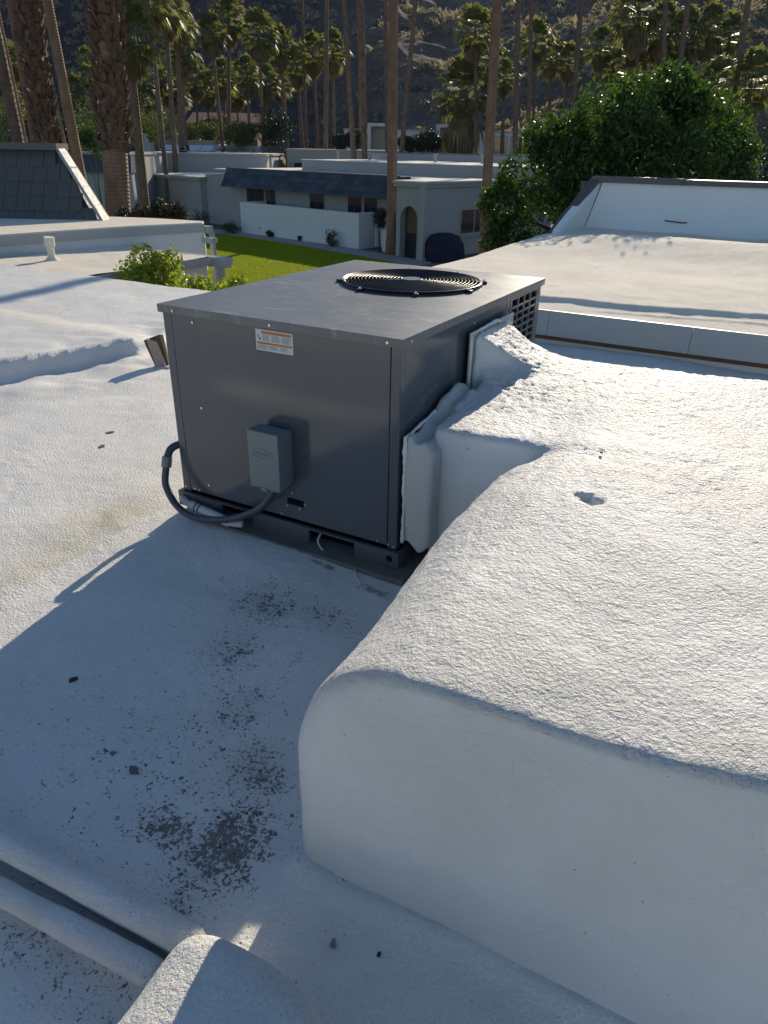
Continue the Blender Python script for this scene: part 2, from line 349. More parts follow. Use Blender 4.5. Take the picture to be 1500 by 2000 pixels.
# ------------------------------------------------------------------ surface nets for the foam bodies
def surface_nets(f, org, h):
    s = f < 0; nx, ny, nz = f.shape
    C = [(a, b, c) for a in (0, 1) for b in (0, 1) for c in (0, 1)]
    sub = lambda A, o: A[o[0]:nx - 1 + o[0], o[1]:ny - 1 + o[1], o[2]:nz - 1 + o[2]]
    cnt = sum(sub(s, o).astype(np.int8) for o in C); act = (cnt > 0) & (cnt < 8)
    ids = np.full(act.shape, -1, np.int64); I, J, K = np.nonzero(act); ids[I, J, K] = np.arange(len(I))
    P = np.zeros((len(I), 3)); W = np.zeros(len(I))
    for a in range(8):
        for b in range(a + 1, 8):
            A, Bc = np.array(C[a]), np.array(C[b])
            if np.abs(A - Bc).sum() != 1: continue
            fa = f[I + A[0], J + A[1], K + A[2]]; fb = f[I + Bc[0], J + Bc[1], K + Bc[2]]; m = (fa < 0) != (fb < 0)
            t = np.where(m, fa / np.where(fa == fb, 1, fa - fb), 0)
            P += m[:, None] * (A + t[:, None] * (Bc - A)); W += m
    P = P / W[:, None] + np.c_[I, J, K]; P = np.array(org) + P * h
    Q = []
    for ax in range(3):
        d = [0, 0, 0]; d[ax] = 1; o1, o2 = [a for a in range(3) if a != ax]
        a = s[:nx - d[0], :ny - d[1], :nz - d[2]]; b = s[d[0]:, d[1]:, d[2]:]; m = a != b
        X = list(np.nonzero(m)); keep = (X[o1] > 0) & (X[o2] > 0) & (X[o1] < f.shape[o1] - 1) & (X[o2] < f.shape[o2] - 1)
        X = [x[keep] for x in X]; sg = a[X[0], X[1], X[2]]
        def cid(p, q):
            Y = [x.copy() for x in X]; Y[o1] -= p; Y[o2] -= q; return ids[Y[0], Y[1], Y[2]]
        q = np.c_[cid(1, 1), cid(0, 1), cid(0, 0), cid(1, 0)]
        flip = sg if ax != 1 else ~sg
        q = np.where(flip[:, None], q, q[:, ::-1]); Q.append(q)
    Q = np.concatenate(Q); Q = Q[(Q >= 0).all(1)]
    return P, Q
def smax(a, b, k):
    h = np.clip(k - np.abs(a - b), 0, None) / k; return np.maximum(a, b) + h * h * k * .25
def smin(a, b, k): return -smax(-a, -b, k)
def foam_body(name, lo, hi, h, sdf, mat, parent=None, amp=.003, freq=26, amp_low=.006, topbias=True):
    n = [int((hi[i] - lo[i]) / h) + 1 for i in range(3)]
    ax = [lo[i] + np.arange(n[i]) * h for i in range(3)]
    U, Vv, Z = np.meshgrid(*ax, indexing='ij')
    P, Q = surface_nets(sdf(U, Vv, Z), lo, h)
    me = np_mesh(name, P, Q, True); nn = np.zeros(len(P) * 3, np.float32); me.vertex_normals.foreach_get('vector', nn); nn = nn.reshape(-1, 3)
    k = (.12 + .88 * sst(nn[:, 2], .25, .75)) if topbias else np.ones(len(P))
    k = k * (.55 + .45 * np.clip(fbm(P * 1.7, 2) + .5, 0, 1.2))
    put_attr(me, 'grain', (.34 + .66 * sst(nn[:, 2], .25, .7)) if topbias else np.ones(len(P)))
    d = amp * k * fbm(P * freq, 3) + amp_low * fbm(P * 3.1, 2) + .0022 * fbm(P * np.array([9, 9, 14]), 3)
    P2 = P + nn * d[:, None]; me.vertices.foreach_set('co', P2.astype(np.float32).ravel()); me.update()
    o = link(name, me, mat, parent, **(GRID if parent is None else {})); return o

# the big insulated duct: plenum beside the cabinet + elbow coming towards the camera
TU = np.array([.3, .41, .55, .64, .81, 1.0, 1.17, 1.32, 1.6, 2.6]); TZ = np.array([3.69, 3.71, 3.745, 3.765, 3.778, 3.785, 3.80, 3.83, 3.87, 3.90])
def duct_sdf(U, V, Z):
    # top of the elbow
    top = np.interp(U, TU, TZ) + .015 * sst(V, -1.0, -.2)
    ul = .378 - .0 * sst(V, -1.2, -.5) + .10 * sst(V, -.10, .18)
    kk = .34 - .14 * sst(V, -1.2, -.4)
    e = smax((Z - top) * .97, ul - U, kk)
    e = smax(e, -1.285 - V, .034 + .05 * sst(-U, -.75, -.4)); e = smax(e, V - .95, .1)
    # plenum
    tp = 3.742 + .10 * sst(V, .1, 1.05) + .02 * sst(U, .4, 1.2)
    p = smax((Z - tp) * .98, .068 - U, .035); p = smax(p, .115 - V + .05 * (U - .07), .05); p = smax(p, V - 1.17, .16)
    d = smin(e, p, .10)
    # return-air neck against the cabinet
    nk = smax((Z - (3.985 - .75 * np.clip(U - .02, 0, 1))) * .8, .012 - U, .02); nk = smax(nk, (.63 - V + .8 * U) * .8, .03); nk = smax(nk, V - 1.10, .12); nk = smax(nk, U - .6, .1)
    d = smin(d, nk, .09)
    # small dents
    for (a, b, c, r) in ((.80, -.33, 3.79, .022), (.77, -.30, 3.79, .018), (.69, -.68, 3.80, .014), (.16, .62, 3.80, .03)):
        d = np.maximum(d, r - np.sqrt((U - a) ** 2 * .35 + (V - b) ** 2 + (Z - c) ** 2 * .5))
    return d
duct = empty('insulated_duct', g2w(1.2, -.2, 3.06), GRZ)
tag(duct, 'big white foam-coated duct elbow hugging the right side of the grey unit', 'duct')
DL = (-1.2, .2, -3.06)
o = foam_body('foam_jacket', (.0, -1.36, 2.98), (2.3, 1.30, 4.03), .0098, duct_sdf, FOAM_DUCT, duct, .0038, 52, .006); o.location = DL
# supply boot: a pale sheet-metal collar between cabinet and jacket
rnd = random.Random(3)
def boot_sdf(U, V, Z):
    tp = 3.70 + .10 * sst(V, .05, .5) - .35 * np.clip(U - .03, 0, 1) + .012 * np.sin(V * 31) * np.sin(V * 13 + 1) + .01 * np.sin(U * 90)
    d = smax(Z - tp, 3.235 + .02 * np.sin(U * 60) - Z, .02); d = smax(d, .004 - U, .01); d = smax(d, U - .125, .02); d = smax(d, .028 - V, .02); d = smax(d, V - .56, .03)
    return d
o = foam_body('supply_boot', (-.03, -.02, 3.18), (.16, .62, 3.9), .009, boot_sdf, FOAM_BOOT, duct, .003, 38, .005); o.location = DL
def crust(name, pts, parent, seed, w=.03, t=.012):   # torn bead of mastic along a joint
    r = random.Random(seed); m = MB(); P = []
    for a, b in zip(pts[:-1], pts[1:]):
        n = max(3, int((Vector(b) - Vector(a)).length / .012))
        for i in range(n): P.append(Vector(a).lerp(Vector(b), i / n))
    P.append(Vector(pts[-1]))
    m.tube([p + Vector((r.uniform(-1, 1), r.uniform(-1, 1), r.uniform(-1, 1))) * .0018 for p in P], [w * (.7 + .3 * math.sin(i * .31 + seed) * math.sin(i * .13) + r.uniform(-.1, .1)) for i, _ in enumerate(P)], 7)
    return m.build(name, FOAM_DUCT, parent, DL)
crust('mastic_bead', [(.008, .028, 3.25), (.008, .028, 3.71), (.012, .25, 3.74), (.012, .50, 3.765)], duct, 1, .011)
crust('mastic_bead', [(.012, .618, 3.55), (.012, .618, 3.99), (.012, .9, 4.0), (.012, 1.12, 3.95)], duct, 2, .010)
mb = MB(); mb.hexa([(.010,.60,3.2),(.014,.60,3.2),(.014,1.14,3.2),(.010,1.14,3.2),(.010,.60,4.0),(.014,.60,4.0),(.014,1.14,4.0),(.010,1.14,4.0)])
mb.build('return_flange', SHEET, duct, DL)

# near foam box and the two foamed pipes at lower left
def box_sdf(U, V, Z):
    top = 3.255 + .03 * (U - .3) 
    d = smax(Z - top, .335 - U - .04 * (V + 1.6), .16); d = smax(d, V + 1.605, .07); d = smax(d, -2.6 - V, .1); d = smax(d, U - .80 - .35 * np.clip(-1.6 - V, 0, 1), .25)
    return d
tag(foam_body('foam_covered_box', (.18, -2.3, 3.0), (1.25, -1.5, 3.36), .011, box_sdf, FOAM_DUCT, None, .003, 24, .006), 'rounded white foam-covered box half in sun at the bottom of the roof', 'duct cover')
def pipe_sdf(v0, z0, r, u1, bend):
    def f(U, V, Z):
        vc = v0 + .015 * np.sin(U * 2.3) + bend * (U + .2) ; zc = z0 + .006 * np.sin(U * 5)
        d = np.sqrt((V - vc) ** 2 + (Z - zc) ** 2) - r
        leg = smax(np.abs(V - vc) - r * .5, Z - zc, .02)
        d = smin(d, leg, .01) 
        d = smax(d, U - u1, .05); return d
    return f
tag(foam_body('foam_covered_pipe', (-2.4, -2.0, 3.0), (.45, -1.5, 3.24), .011, pipe_sdf(-1.632, 3.112, .035, .37, .03), FOAM_DUCT, None, .0025, 24, .004), 'upper of two white foamed pipes, ending in sunlight at the box', 'pipe')
tag(foam_body('foam_covered_pipe', (-2.4, -2.18, 3.0), (.42, -1.62, 3.2), .011, pipe_sdf(-1.718, 3.085, .030, .34, .045), FOAM_DUCT, None, .0025, 24, .004), 'lower of two white foamed pipes, nearest the photo corner, dark gap above', 'pipe')

# ------------------------------------------------------------------ the packaged air conditioner
W_, D_, H_ = 1.19, 1.6457, 0.954
AC = empty('air_conditioner', g2w(-W_, 0, ZB), GRZ)     # local x = along the front, y = back, z up
tag(AC, 'dark grey packaged rooftop air conditioner with round fan grille on its lid', 'air conditioner')
I_ = .014
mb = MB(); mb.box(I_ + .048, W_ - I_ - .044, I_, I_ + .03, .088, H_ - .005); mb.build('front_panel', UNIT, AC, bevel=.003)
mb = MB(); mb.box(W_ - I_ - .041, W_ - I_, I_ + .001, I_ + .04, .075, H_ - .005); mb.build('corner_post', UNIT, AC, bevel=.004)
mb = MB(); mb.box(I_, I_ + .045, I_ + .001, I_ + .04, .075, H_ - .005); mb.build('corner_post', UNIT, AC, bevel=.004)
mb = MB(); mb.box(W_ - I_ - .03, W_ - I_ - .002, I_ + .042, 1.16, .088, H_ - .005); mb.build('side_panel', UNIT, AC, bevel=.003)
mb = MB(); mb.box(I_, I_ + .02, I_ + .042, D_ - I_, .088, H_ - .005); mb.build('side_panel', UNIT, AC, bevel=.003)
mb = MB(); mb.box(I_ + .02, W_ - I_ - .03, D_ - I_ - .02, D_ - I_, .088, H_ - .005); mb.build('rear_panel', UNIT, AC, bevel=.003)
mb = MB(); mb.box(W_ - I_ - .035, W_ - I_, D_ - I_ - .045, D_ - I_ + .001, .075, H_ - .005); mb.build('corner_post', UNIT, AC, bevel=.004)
mb = MB(); mb.box(W_ - .10, W_ - .09, 1.165, D_ - .06, .088, H_ - .03); mb.build('louvre_shade_plate', VOID, AC)  # near-black plate, the shade behind the louvres put into its colour
# louvre grille on the right flank
lv = MB(); x0, x1 = W_ - I_ - .012, W_ - I_ - .001; ya, yb, za, zb = 1.163, D_ - I_ - .046, .088, H_ - .005
lv.box(x0, x1, ya, ya + .028, za, zb).box(x0, x1, yb - .018, yb, za, zb).box(x0, x1, ya + .028, yb - .018, zb - .045, zb).box(x0, x1, ya + .028, yb - .018, za, za + .05)
L = lv.build('louvre_frame', UNIT, AC)
cw = (yb - .018 - ya - .028) / 4
bar = MB(); bar.box(-.005, .005, -.007, .007, 0, zb - za - .095); bm_ = bar.mesh('louvre_bar')
for k in range(1, 4): link('louvre_bar', bm_, UNIT, AC, (x1 - .006, ya + .028 + cw * k, za + .05))
nr = 21; rh = (zb - za - .095) / nr
sl = MB(); sl.hexa([(-.02, 0, -.004), (.004, 0, -.009), (.004, yb - ya - .046, -.009), (-.02, yb - ya - .046, -.004), (-.02, 0, .003), (.004, 0, .003), (.004, yb - ya - .046, .003), (-.02, yb - ya - .046, .003)]); sm_ = sl.mesh('louvre_slat')
for k in range(1, nr): link('louvre_slat', sm_, UNIT, AC, (x1 - .006, ya + .028, za + .05 + rh * k))
# lid with fan opening
FX, FY, FR = W_ - .5228, 1.0933, .3534
lid = MB(); ang = sorted(set([2 * math.pi * i / 96 for i in range(96)] + [math.atan2(y - FY, x - FX) % (2 * math.pi) for x in (0, W_) for y in (0, D_)]))
inn, out = [], []
for a in ang:
    c, s_ = math.cos(a), math.sin(a); inn.append((FX + .335 * c, FY + .335 * s_, H_))
    t = min([(W_ - FX) / c if c > 1e-9 else 9, -FX / c if c < -1e-9 else 9, (D_ - FY) / s_ if s_ > 1e-9 else 9, -FY / s_ if s_ < -1e-9 else 9]); out.append((FX + t * c, FY + t * s_, H_))
n = len(ang); lid.add(inn + out, [(i, n + i, n + (i + 1) % n, (i + 1) % n) for i in range(n)])
lo_ = [(x, y, H_ - .033) for x, y, z in out]; lid.add(out + lo_, [(i, n + i, n + (i + 1) % n, (i + 1) % n) for i in range(n)])
lo2 = [(min(max(x, .006), W_ - .006), min(max(y, .006), D_ - .006), H_ - .033) for x, y, z in out]; lid.add(lo_ + lo2, [(i, n + i, n + (i + 1) % n, (i + 1) % n) for i in range(n)])
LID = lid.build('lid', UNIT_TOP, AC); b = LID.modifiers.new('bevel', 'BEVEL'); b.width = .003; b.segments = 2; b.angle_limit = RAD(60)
wel = MB(); P0 = [(FX + .335 * math.cos(a), FY + .335 * math.sin(a)) for a in ang]
wel.add([(x, y, H_ + .002) for x, y in P0] + [(x, y, H_ - .30) for x, y in P0], [(i, n + i, n + (i + 1) % n, (i + 1) % n) for i in range(n)], True)
wel.add([(x, y, H_ - .30) for x, y in P0], [tuple(range(n))]); wel.build('fan_well', VOID, AC)
FAN = MB(); FAN.cyl((FX, FY, H_ - .3), (FX, FY, H_ - .1), .07, .07, 20); FAN = FAN.build('fan_motor', VOID, AC)
for k in range(3):
    bl = MB(); r0, r1 = .07, .31; a0 = k * 2 * math.pi / 3; V_ = []
    for i in range(7):
        r = r0 + (r1 - r0) * i / 6
        for j in range(5):
            a = a0 + (-.45 + .9 * j / 4) * (1.1 - .3 * i / 6); V_.append((FX + r * math.cos(a), FY + r * math.sin(a), H_ - .15 + .08 * (j / 4 - .5)))
    bl.add(V_, [(i * 5 + j, (i + 1) * 5 + j, (i + 1) * 5 + j + 1, i * 5 + j + 1) for i in range(6) for j in range(4)], True); bl.build('fan_blade', VOID, FAN)
gr = MB(); nring = 17
for k in range(nring):
    r = .055 + (.345 - .055) * k / (nring - 1); zz = H_ + .020 - .004 * (k / (nring - 1)) ** 6
    gr.tube([(FX + r * math.cos(a), FY + r * math.sin(a), zz) for a in np.linspace(0, 2 * math.pi, 72, endpoint=False)], .0021, 6, True)
for r, zz in ((.352, H_ + .006), (.352, H_ + .015)): gr.tube([(FX + r * math.cos(a), FY + r * math.sin(a), zz) for a in np.linspace(0, 2 * math.pi, 96, endpoint=False)], .0036, 6, True)
GRL = gr.build('fan_grille', WIRE, AC)
mb = MB(); mb.cyl((FX, FY, H_ + .017), (FX, FY, H_ + .023), .055, .05, 28); mb.build('hub_plate', STEEL, GRL)
for k in range(8):
    a = k * math.pi / 4 + .52; m2 = MB(); m2.tube([(FX + r * math.cos(a), FY + r * math.sin(a), z) for r, z in ((.05, H_ + .0155), (.2, H_ + .0155), (.335, H_ + .013), (.356, H_ + .004))], .0032, 6); m2.build('spoke', WIRE, GRL)
    c = MB(); c.box(-.016, .016, -.011, .011, 0, .013); cl = c.build('clip', BLACK, GRL, (FX + .366 * math.cos(a), FY + .366 * math.sin(a), H_ + .001), (0, 0, a), .002)
    s2 = MB(); s2.cyl((0, 0, .013), (0, 0, .021), .0075, .006, 8, True, False); s2.build('screw', STEEL, cl)
rg = MB(); rin, rou = .336, .358
A_ = np.linspace(0, 2 * math.pi, 96, endpoint=False)
V_ = [(FX + r * math.cos(a), FY + r * math.sin(a), z) for r, z in ((rin, H_ + .001), (rin, H_ + .013), (rou - .006, H_ + .013), (rou, H_ + .001)) for a in A_]
rg.add(V_, [(j * 96 + i, j * 96 + (i + 1) % 96, (j + 1) * 96 + (i + 1) % 96, (j + 1) * 96 + i) for j in range(3) for i in range(96)], True); rg.build('fan_ring', BLACK, AC)
# base rail with fork openings
ra = MB()
for a, b_ in ((-.006, .26), (.44, .752), (.985, W_ + .006)): ra.box(a, b_, -.004, .012, .0, .066)
ra.box(-.006, W_ + .006, -.004, .012, .066, .0745)
ra.box(W_ - .008, W_ + .006, .012, D_, .0, .0745).box(-.006, .008, .012, D_, 0, .0745)
RAIL = ra.build('base_rail', UNIT, AC)
mb = MB(); mb.box(.02, W_ - .02, .06, D_ - .02, .0, .07); mb.build('base_cavity', VOID, AC)
mb = MB(); mb.cyl((1.155, -.0048, .040), (1.155, -.002, .040), .015, .015, 16); mb.build('rail_hole', VOID, RAIL)
mb = MB(); mb.box(.632, .721, I_ - .0015, I_ + .004, .158, .188); mb.build('access_slot', VOID, AC)
scw = MB(); scw.cyl((0, 0, 0), (0, -.004, 0), .0075, .006, 8, True, False); scwm = scw.mesh('screw')
for x, z, y in ((.089, .934, 0), (.599, .934, 0), (1.127, .936, 0)): link('screw', scwm, STEEL, LID, (x, y - .0005, z))
for x, z in ((.183, .894), (.185, .518), (.182, .14), (.66, .215), (.728, .175), (.633, .148), (.70, .148), (.60, .10), (1.09, .1), (.09, .10), (.12, .10)): link('screw', scwm, STEEL, AC, (x, I_ - .0005, z))
for x, z in ((1.14, .096), (1.165, .092), (.035, .1)): link('screw', scwm, STEEL, AC, (x, I_ + .0005, z))
for y, z in ((.06, .936), (.60, .936), (1.07, .936), (1.6, .936)): link('screw', scwm, STEEL, LID, (W_ + .0005, y, z), (0, 0, RAD(90)))
for y, z in ((.70, .885), (1.12, .895), (1.12, .86)): link('screw', scwm, STEEL, AC, (W_ - I_ - .0015, y, z), (0, 0, RAD(90)))
# warning label
lb = MB(); lb.box(.515, .697, I_ - .0012, I_ + .001, .825, .909); LB = lb.build('warning_label', LABELW, AC); LB['label'] = 'white warning label with two orange stripes'
yl = I_ - .0018
mb = MB(); mb.box(.545, .690, yl, yl + .0012, .893, .904); mb.build('stripe', ORANGE, LB)
mb = MB(); mb.box(.520, .692, yl, yl + .0012, .851, .860); mb.build('stripe', ORANGE, LB)
mb = MB(); rr = random.Random(5)
for c0, c1 in ((.548, .590), (.594, .640), (.645, .690)):
    for k in range(8): z = .888 - k * .0033; mb.box(c0, c1 - rr.uniform(0, .012), yl, yl + .0012, z, z + .0014)
for c0, c1 in ((.522, .575), (.58, .63), (.635, .675)):
    for k in range(5): z = .846 - k * .0035; mb.box(c0, c1 - rr.uniform(0, .012), yl, yl + .0012, z, z + .0015)
mb.build('fine_print', PRINT, LB)
mb = MB(); mb.prism([(.522, .887), (.530, .884), (.534, .876), (.541, .873), (.538, .868), (.530, .866), (.533, .872), (.527, .880)], 'y', yl, yl + .0012); mb.build('hand_symbol', INK, LB)

# ------------------------------------------------------------------ disconnect box, conduit, wire
DB = empty('disconnect_box', g2w(-W_ + .605, I_, ZB + .27), GRZ); tag(DB, 'small blue-grey electrical disconnect box on the front of the grey unit', 'electrical box')
mb = MB(); mb.box(-.070, .070, -.098, -.001, .004, .236); mb.build('housing', BOXG, DB, bevel=.004)
mb = MB(); mb.hexa([(-.078,-.115,-.006),(.078,-.115,-.006),(.078,-.03,.006),(-.078,-.03,.006),(-.078,-.115,.25),(.078,-.115,.25),(.078,-.03,.25),(-.078,-.03,.25)]); CV = mb.build('cover', BOXG, DB, bevel=.004)
mb = MB(); mb.box(-.022, .012, -.119, -.10, -.016, .002); mb.build('latch', BOXG, DB, bevel=.002)
mb = MB(); mb.tube([(.050 * math.cos(a), -.1155, .155 + .020 * math.sin(a)) for a in np.linspace(0, 2 * math.pi, 40, endpoint=False)], .0014, 5, True)
for i, x in enumerate(np.linspace(-.032, .032, 7)):
    mb.box(x - .0035, x - .0015, -.1165, -.115, .149, .161)
    for z in ((.149, .154, .159) if i % 2 else (.159,)): mb.box(x - .0015, x + .0035, -.1165, -.115, z, z + .002)
mb.build('emblem', BOXG, CV)
def gp(x, y, z): return g2w(-W_ + x, y, ZB + z)          # cabinet-local -> world
def smooth_path(P, n=8):
    P = [Vector(p) for p in P]; Q = [P[0] * 2 - P[1]] + P + [P[-1] * 2 - P[-2]]; R = []
    for i in range(1, len(Q) - 2):
        for k in range(n):
            t = k / n; a, b, c, d = Q[i - 1], Q[i], Q[i + 1], Q[i + 2]
            R.append(.5 * ((2 * b) + (c - a) * t + (2 * a - 5 * b + 4 * c - d) * t * t + (3 * b - a - 3 * c + d) * t ** 3))
    return R + [P[-1]]
CN = empty('conduit', gp(.17, -.075, 0)); tag(CN, 'dark flexible conduit looping from the disconnect box to the unit\'s left edge', 'conduit')
def inp(o, P): return [Vector(p) - Vector(o.location) for p in P]
mb = MB(); mb.tube(inp(CN, smooth_path([gp(.625, -.055, .275), gp(.605, -.065, .22), gp(.53, -.075, .135), gp(.37, -.085, .052), (gp(.19, -.09, .012)), gp(.065, -.085, .035), gp(-.01, -.072, .12), gp(-.02, -.05, .20), gp(-.022, -.03, .25)], 10)), .0165, 12); mb.build('flexible_tube', CONDUIT, CN)
mb = MB(); mb.cyl(*inp(CN, [gp(-.021, -.045, .208), gp(-.022, -.030, .255)]), .024, .024, 14); mb.build('end_fitting', CONN, CN)
mb = MB(); mb.tube(inp(CN, smooth_path([gp(-.022, -.030, .25), gp(-.018, -.006, .285), gp(.0, .03, .30), gp(.016, .06, .30)], 5)), .018, 10); mb.build('elbow', CONDUIT, CN)
mb = MB(); mb.cyl(*inp(CN, [gp(.624, -.055, .285), gp(.622, -.058, .245)]), .022, .02, 12); mb.build('box_fitting', CONN, CN)
LS = empty('wrapped_line', gp(.3, -.05, .02)); tag(LS, 'off-white taped insulated line lying along the unit base behind the conduit', 'pipe')
mb = MB(); mb.tube(inp(LS, smooth_path([gp(.02, -.012, .045), gp(.10, -.035, .035), gp(.25, -.055, .03), gp(.37, -.075, .03), gp(.43, -.06, .032)], 8)), [.016] * 8 + [.023] * 16 + [.016] * 9, 10); mb.build('wrap', TAPE, LS)
for x in (.14, .165, .36):
    mb = MB(); mb.cyl(*inp(LS, [gp(x, -.043 - .1 * (x - .14), .034), gp(x + .007, -.044 - .1 * (x - .14), .034)]), .0225, .0225, 12); mb.build('tie', INK, LS)
TW = empty('thin_wire', gp(.87, -.06, -.03)); tag(TW, 'thin pale wire trailing from the base opening onto the roof', 'wire')
wp = [gp(.80, .02, .05), gp(.805, -.01, .02), gp(.86, -.03, -.012)] + [g2w(u, v, z) for u, v, z in ((-.24, -.055, 3.118), (-.17, -.06, 3.12), (-.14, -.10, 3.115), (-.06, -.155, 3.10), (.0, -.18, 3.095), (.03, -.21, 3.09))]
mb = MB(); mb.tube(inp(TW, smooth_path(wp, 6)), .0045, 8); mb.build('wire_jacket', TAPE, TW)
# weathered curb plate under the cabinet
mb = MB(); mb.box(-W_ + .16, .06, -.07, D_ + .05, 3.05, ZB - .002); tag(mb.build('curb', PADM, None, **GRID), 'weathered grey-green curb strip under the grey unit', 'curb')

# ------------------------------------------------------------------ right-hand raised roof with fascia and parapet
def rr_h(u, v):
    h = 3.365 + .006 * (v - 4.4) + .17 * np.exp(-((v - 9.9) / 1.0) ** 2) * sst(u, -2.8, -1.2)
    rid = np.exp(-((v - (4.95 + .32 * (u + .9) * .45)) / .07) ** 2) * sst(u, -1.6, -1.0); h = h + .045 * rid
    c2 = np.exp(-((v - (4.70 + .12 * (u + .9))) / .03) ** 2) * sst(u, -.6, -.2); h = h + .015 * c2
    p = np.c_[u.ravel(), v.ravel(), np.zeros(u.size)]
    edge = sst(u, -2.95, -2.6); h = h - .05 * (1 - edge)
    return h + (.02 * fbm(p * .9, 3) + .004 * fbm(p * 6, 2)).reshape(u.shape)
me, _ = grid_mesh('right_roof', axis(-2.95, 9, -1.2, 2.2, .03, .1), axis(4.36, 12.6, 4.36, 5.6, .025, .1), rr_h, .002)
tag(link('right_roof', me, FOAM_FAR, None, **GRID), kind='structure')
mb = MB(); mb.box(-2.93, 9, 4.42, 12.9, 0, 3.28); tag(mb.build('wall', WHITE, None, **GRID), 'white wall body under the raised roof right of the unit', 'wall')
FB = empty('fascia', g2w(1, 4.38, 3.2), GRZ); tag(FB, 'pale grey metal fascia along the raised roof behind the unit', 'fascia')
ed = [-2.95, -1.9, -.72, .52, 1.9, 3.4, 5, 7, 9]
for a, b_ in zip(ed[:-1], ed[1:]):
    mb = MB(); mb.prism([(4.28, 3.178), (4.30, 3.172), (4.36, 3.372), (4.36, 3.392), (4.335, 3.392)], 'x', a + .002, b_ - .002); mb.build('fascia_panel', FASCIA, FB, (-1, -4.38, -3.2))
mb = MB(); mb.box(-2.95, 9, 4.31, 4.33, 3.135, 3.172); mb.build('wood_batten', BROWN, FB, (-1, -4.38, -3.2))
mb = MB(); mb.box(-2.95, 9, 4.33, 4.41, 2.9, 3.30); mb.build('backing', WHITE2, FB, (-1, -4.38, -3.2))
PW = empty('parapet', g2w(0, 12.4, 3.4), GRZ); tag(PW, 'white inner parapet wall with charcoal cap beyond the raised roof', 'parapet')
PO = (0, -12.4, -3.4)
A0 = w2g(aty(1120, 455, 12.9)); 
mb = MB(); mb.hexa([(-2.55,12.25,3.3),(9,12.25,3.3),(9,12.45,3.3),(-2.55,12.45,3.3),(-2.30,12.25,4.20),(9,12.25,4.20),(9,12.45,4.20),(-2.30,12.45,4.20)]); mb.build('white_wall', WHITE, PW, PO)
mb = MB(); mb.hexa([(-2.86,11.2,3.3),(-2.72,11.2,3.3),(-2.56,12.25,3.3),(-2.80,12.25,3.3),(-2.82,11.25,3.45),(-2.70,11.25,3.45),(-2.32,12.25,4.2),(-2.5,12.25,4.2)]); mb.build('white_return', WHITE, PW, PO)
for a, b_ in ((-2.5, -.9), (-.9, 1.6), (1.6, 4.5), (4.5, 9)):
    mb = MB(); mb.box(a, b_ - .006, 12.18 + .01 * (a > -1), 12.62, 4.20, 4.30 - .012 * (a > -1)); mb.build('cap', CAPM, PW, PO)
for k, (t0, t1) in enumerate(((0, .52), (.52, 1))):
    q = lambda t, d: (-2.98 + .46 * t - d, 11.15 + 1.05 * t, 3.22 + 1.03 * t)
    p0, p1 = q(t0, .02 * (1 - k)), q(t1, .02 * (1 - k)); w_ = .16
    mb = MB(); mb.hexa([(p0[0], p0[1], p0[2] - .05), (p0[0] + w_, p0[1], p0[2] - .05), (p1[0] + w_, p1[1], p1[2] - .05), (p1[0], p1[1], p1[2] - .05), (p0[0], p0[1], p0[2] + .02), (p0[0] + w_, p0[1], p0[2] + .02), (p1[0] + w_, p1[1], p1[2] + .02), (p1[0], p1[1], p1[2] + .02)]); mb.build('sloped_trim', CAPM, PW, PO)
mb = MB(); mb.prism([(12.62, 4.2), (12.62, 3.2), (13.25, 3.2)], 'x', -2.8, 9); mb.build('outer_slope', SHINGLE, PW, PO)
mb = MB(); mb.tube([(-1.1, 12.21, 3.62), (-.8, 12.20, 3.60), (-.72, 12.2, 3.605)], .012, 6); tag(mb.build('dead_twig', BROWN, None, **GRID), 'thin dark twig against the white inner parapet wall', 'twig')

# ------------------------------------------------------------------ left wing: low roof, vent, ledge, mansard
def lw_h(u, v):
    p = np.c_[u.ravel(), v.ravel(), np.zeros(u.size)]
    return 3.10 + .05 * np.exp(-((u + 9.15) / .25) ** 2) + (.015 * fbm(p * 1.1, 3) + .003 * fbm(p * 6, 2)).reshape(u.shape)
me, _ = grid_mesh('left_roof', axis(-9.3, -7.15, -9.0, -7.2, .04, .05), axis(4.26, 7.0, 4.3, 6.9, .04, .05), lw_h, .002)
tag(link('left_wing_roof', me, FOAM_FAR, None, **GRID), kind='structure')
mb = MB(); mb.box(-9.3, -7.19, 4.28, 6.97, 0, 3.0); tag(mb.build('wall', WHITE2, None, **GRID), 'grey-white wall under the low left roof beside the shrubs', 'wall')
GT = empty('gutter', g2w(-7.1, 5.6, 3.02), GRZ); tag(GT, 'pale metal gutter along the low left roof edge above the shrubs', 'gutter')
GO = (7.1, -5.6, -3.02)
mb = MB(); mb.prism([(-7.16, 3.09), (-7.16, 2.97), (-7.10, 2.97), (-7.06, 3.03), (-7.06, 3.09), (-7.07, 3.09), (-7.07, 3.035), (-7.11, 2.985), (-7.15, 2.985), (-7.15, 3.09)], 'y', 4.32, 6.95); mb.build('trough', FASCIA, GT, GO)
mb = MB(); mb.prism([(6.96, 3.095), (6.96, 2.95), (7.08, 2.95), (7.13, 3.03), (7.13, 3.095)], 'x', -9.2, -6.78); mb.build('end_trough', FASCIA, GT, GO)
mb = MB(); mb.box(-6.98, -6.90, 6.98, 7.06, 0, 2.96); mb.build('downspout', FASCIA, GT, GO)
for v in (4.9, 5.6, 6.3): mb = MB(); mb.box(-7.16, -7.05, v, v + .02, 3.085, 3.094); mb.build('strap', STEEL, GT, GO)
VP = empty('vent_pipe', g2w(-8.75, 5.30, 3.10), GRZ); tag(VP, 'short white roof vent pipe with a cap on the low left roof', 'vent pipe')
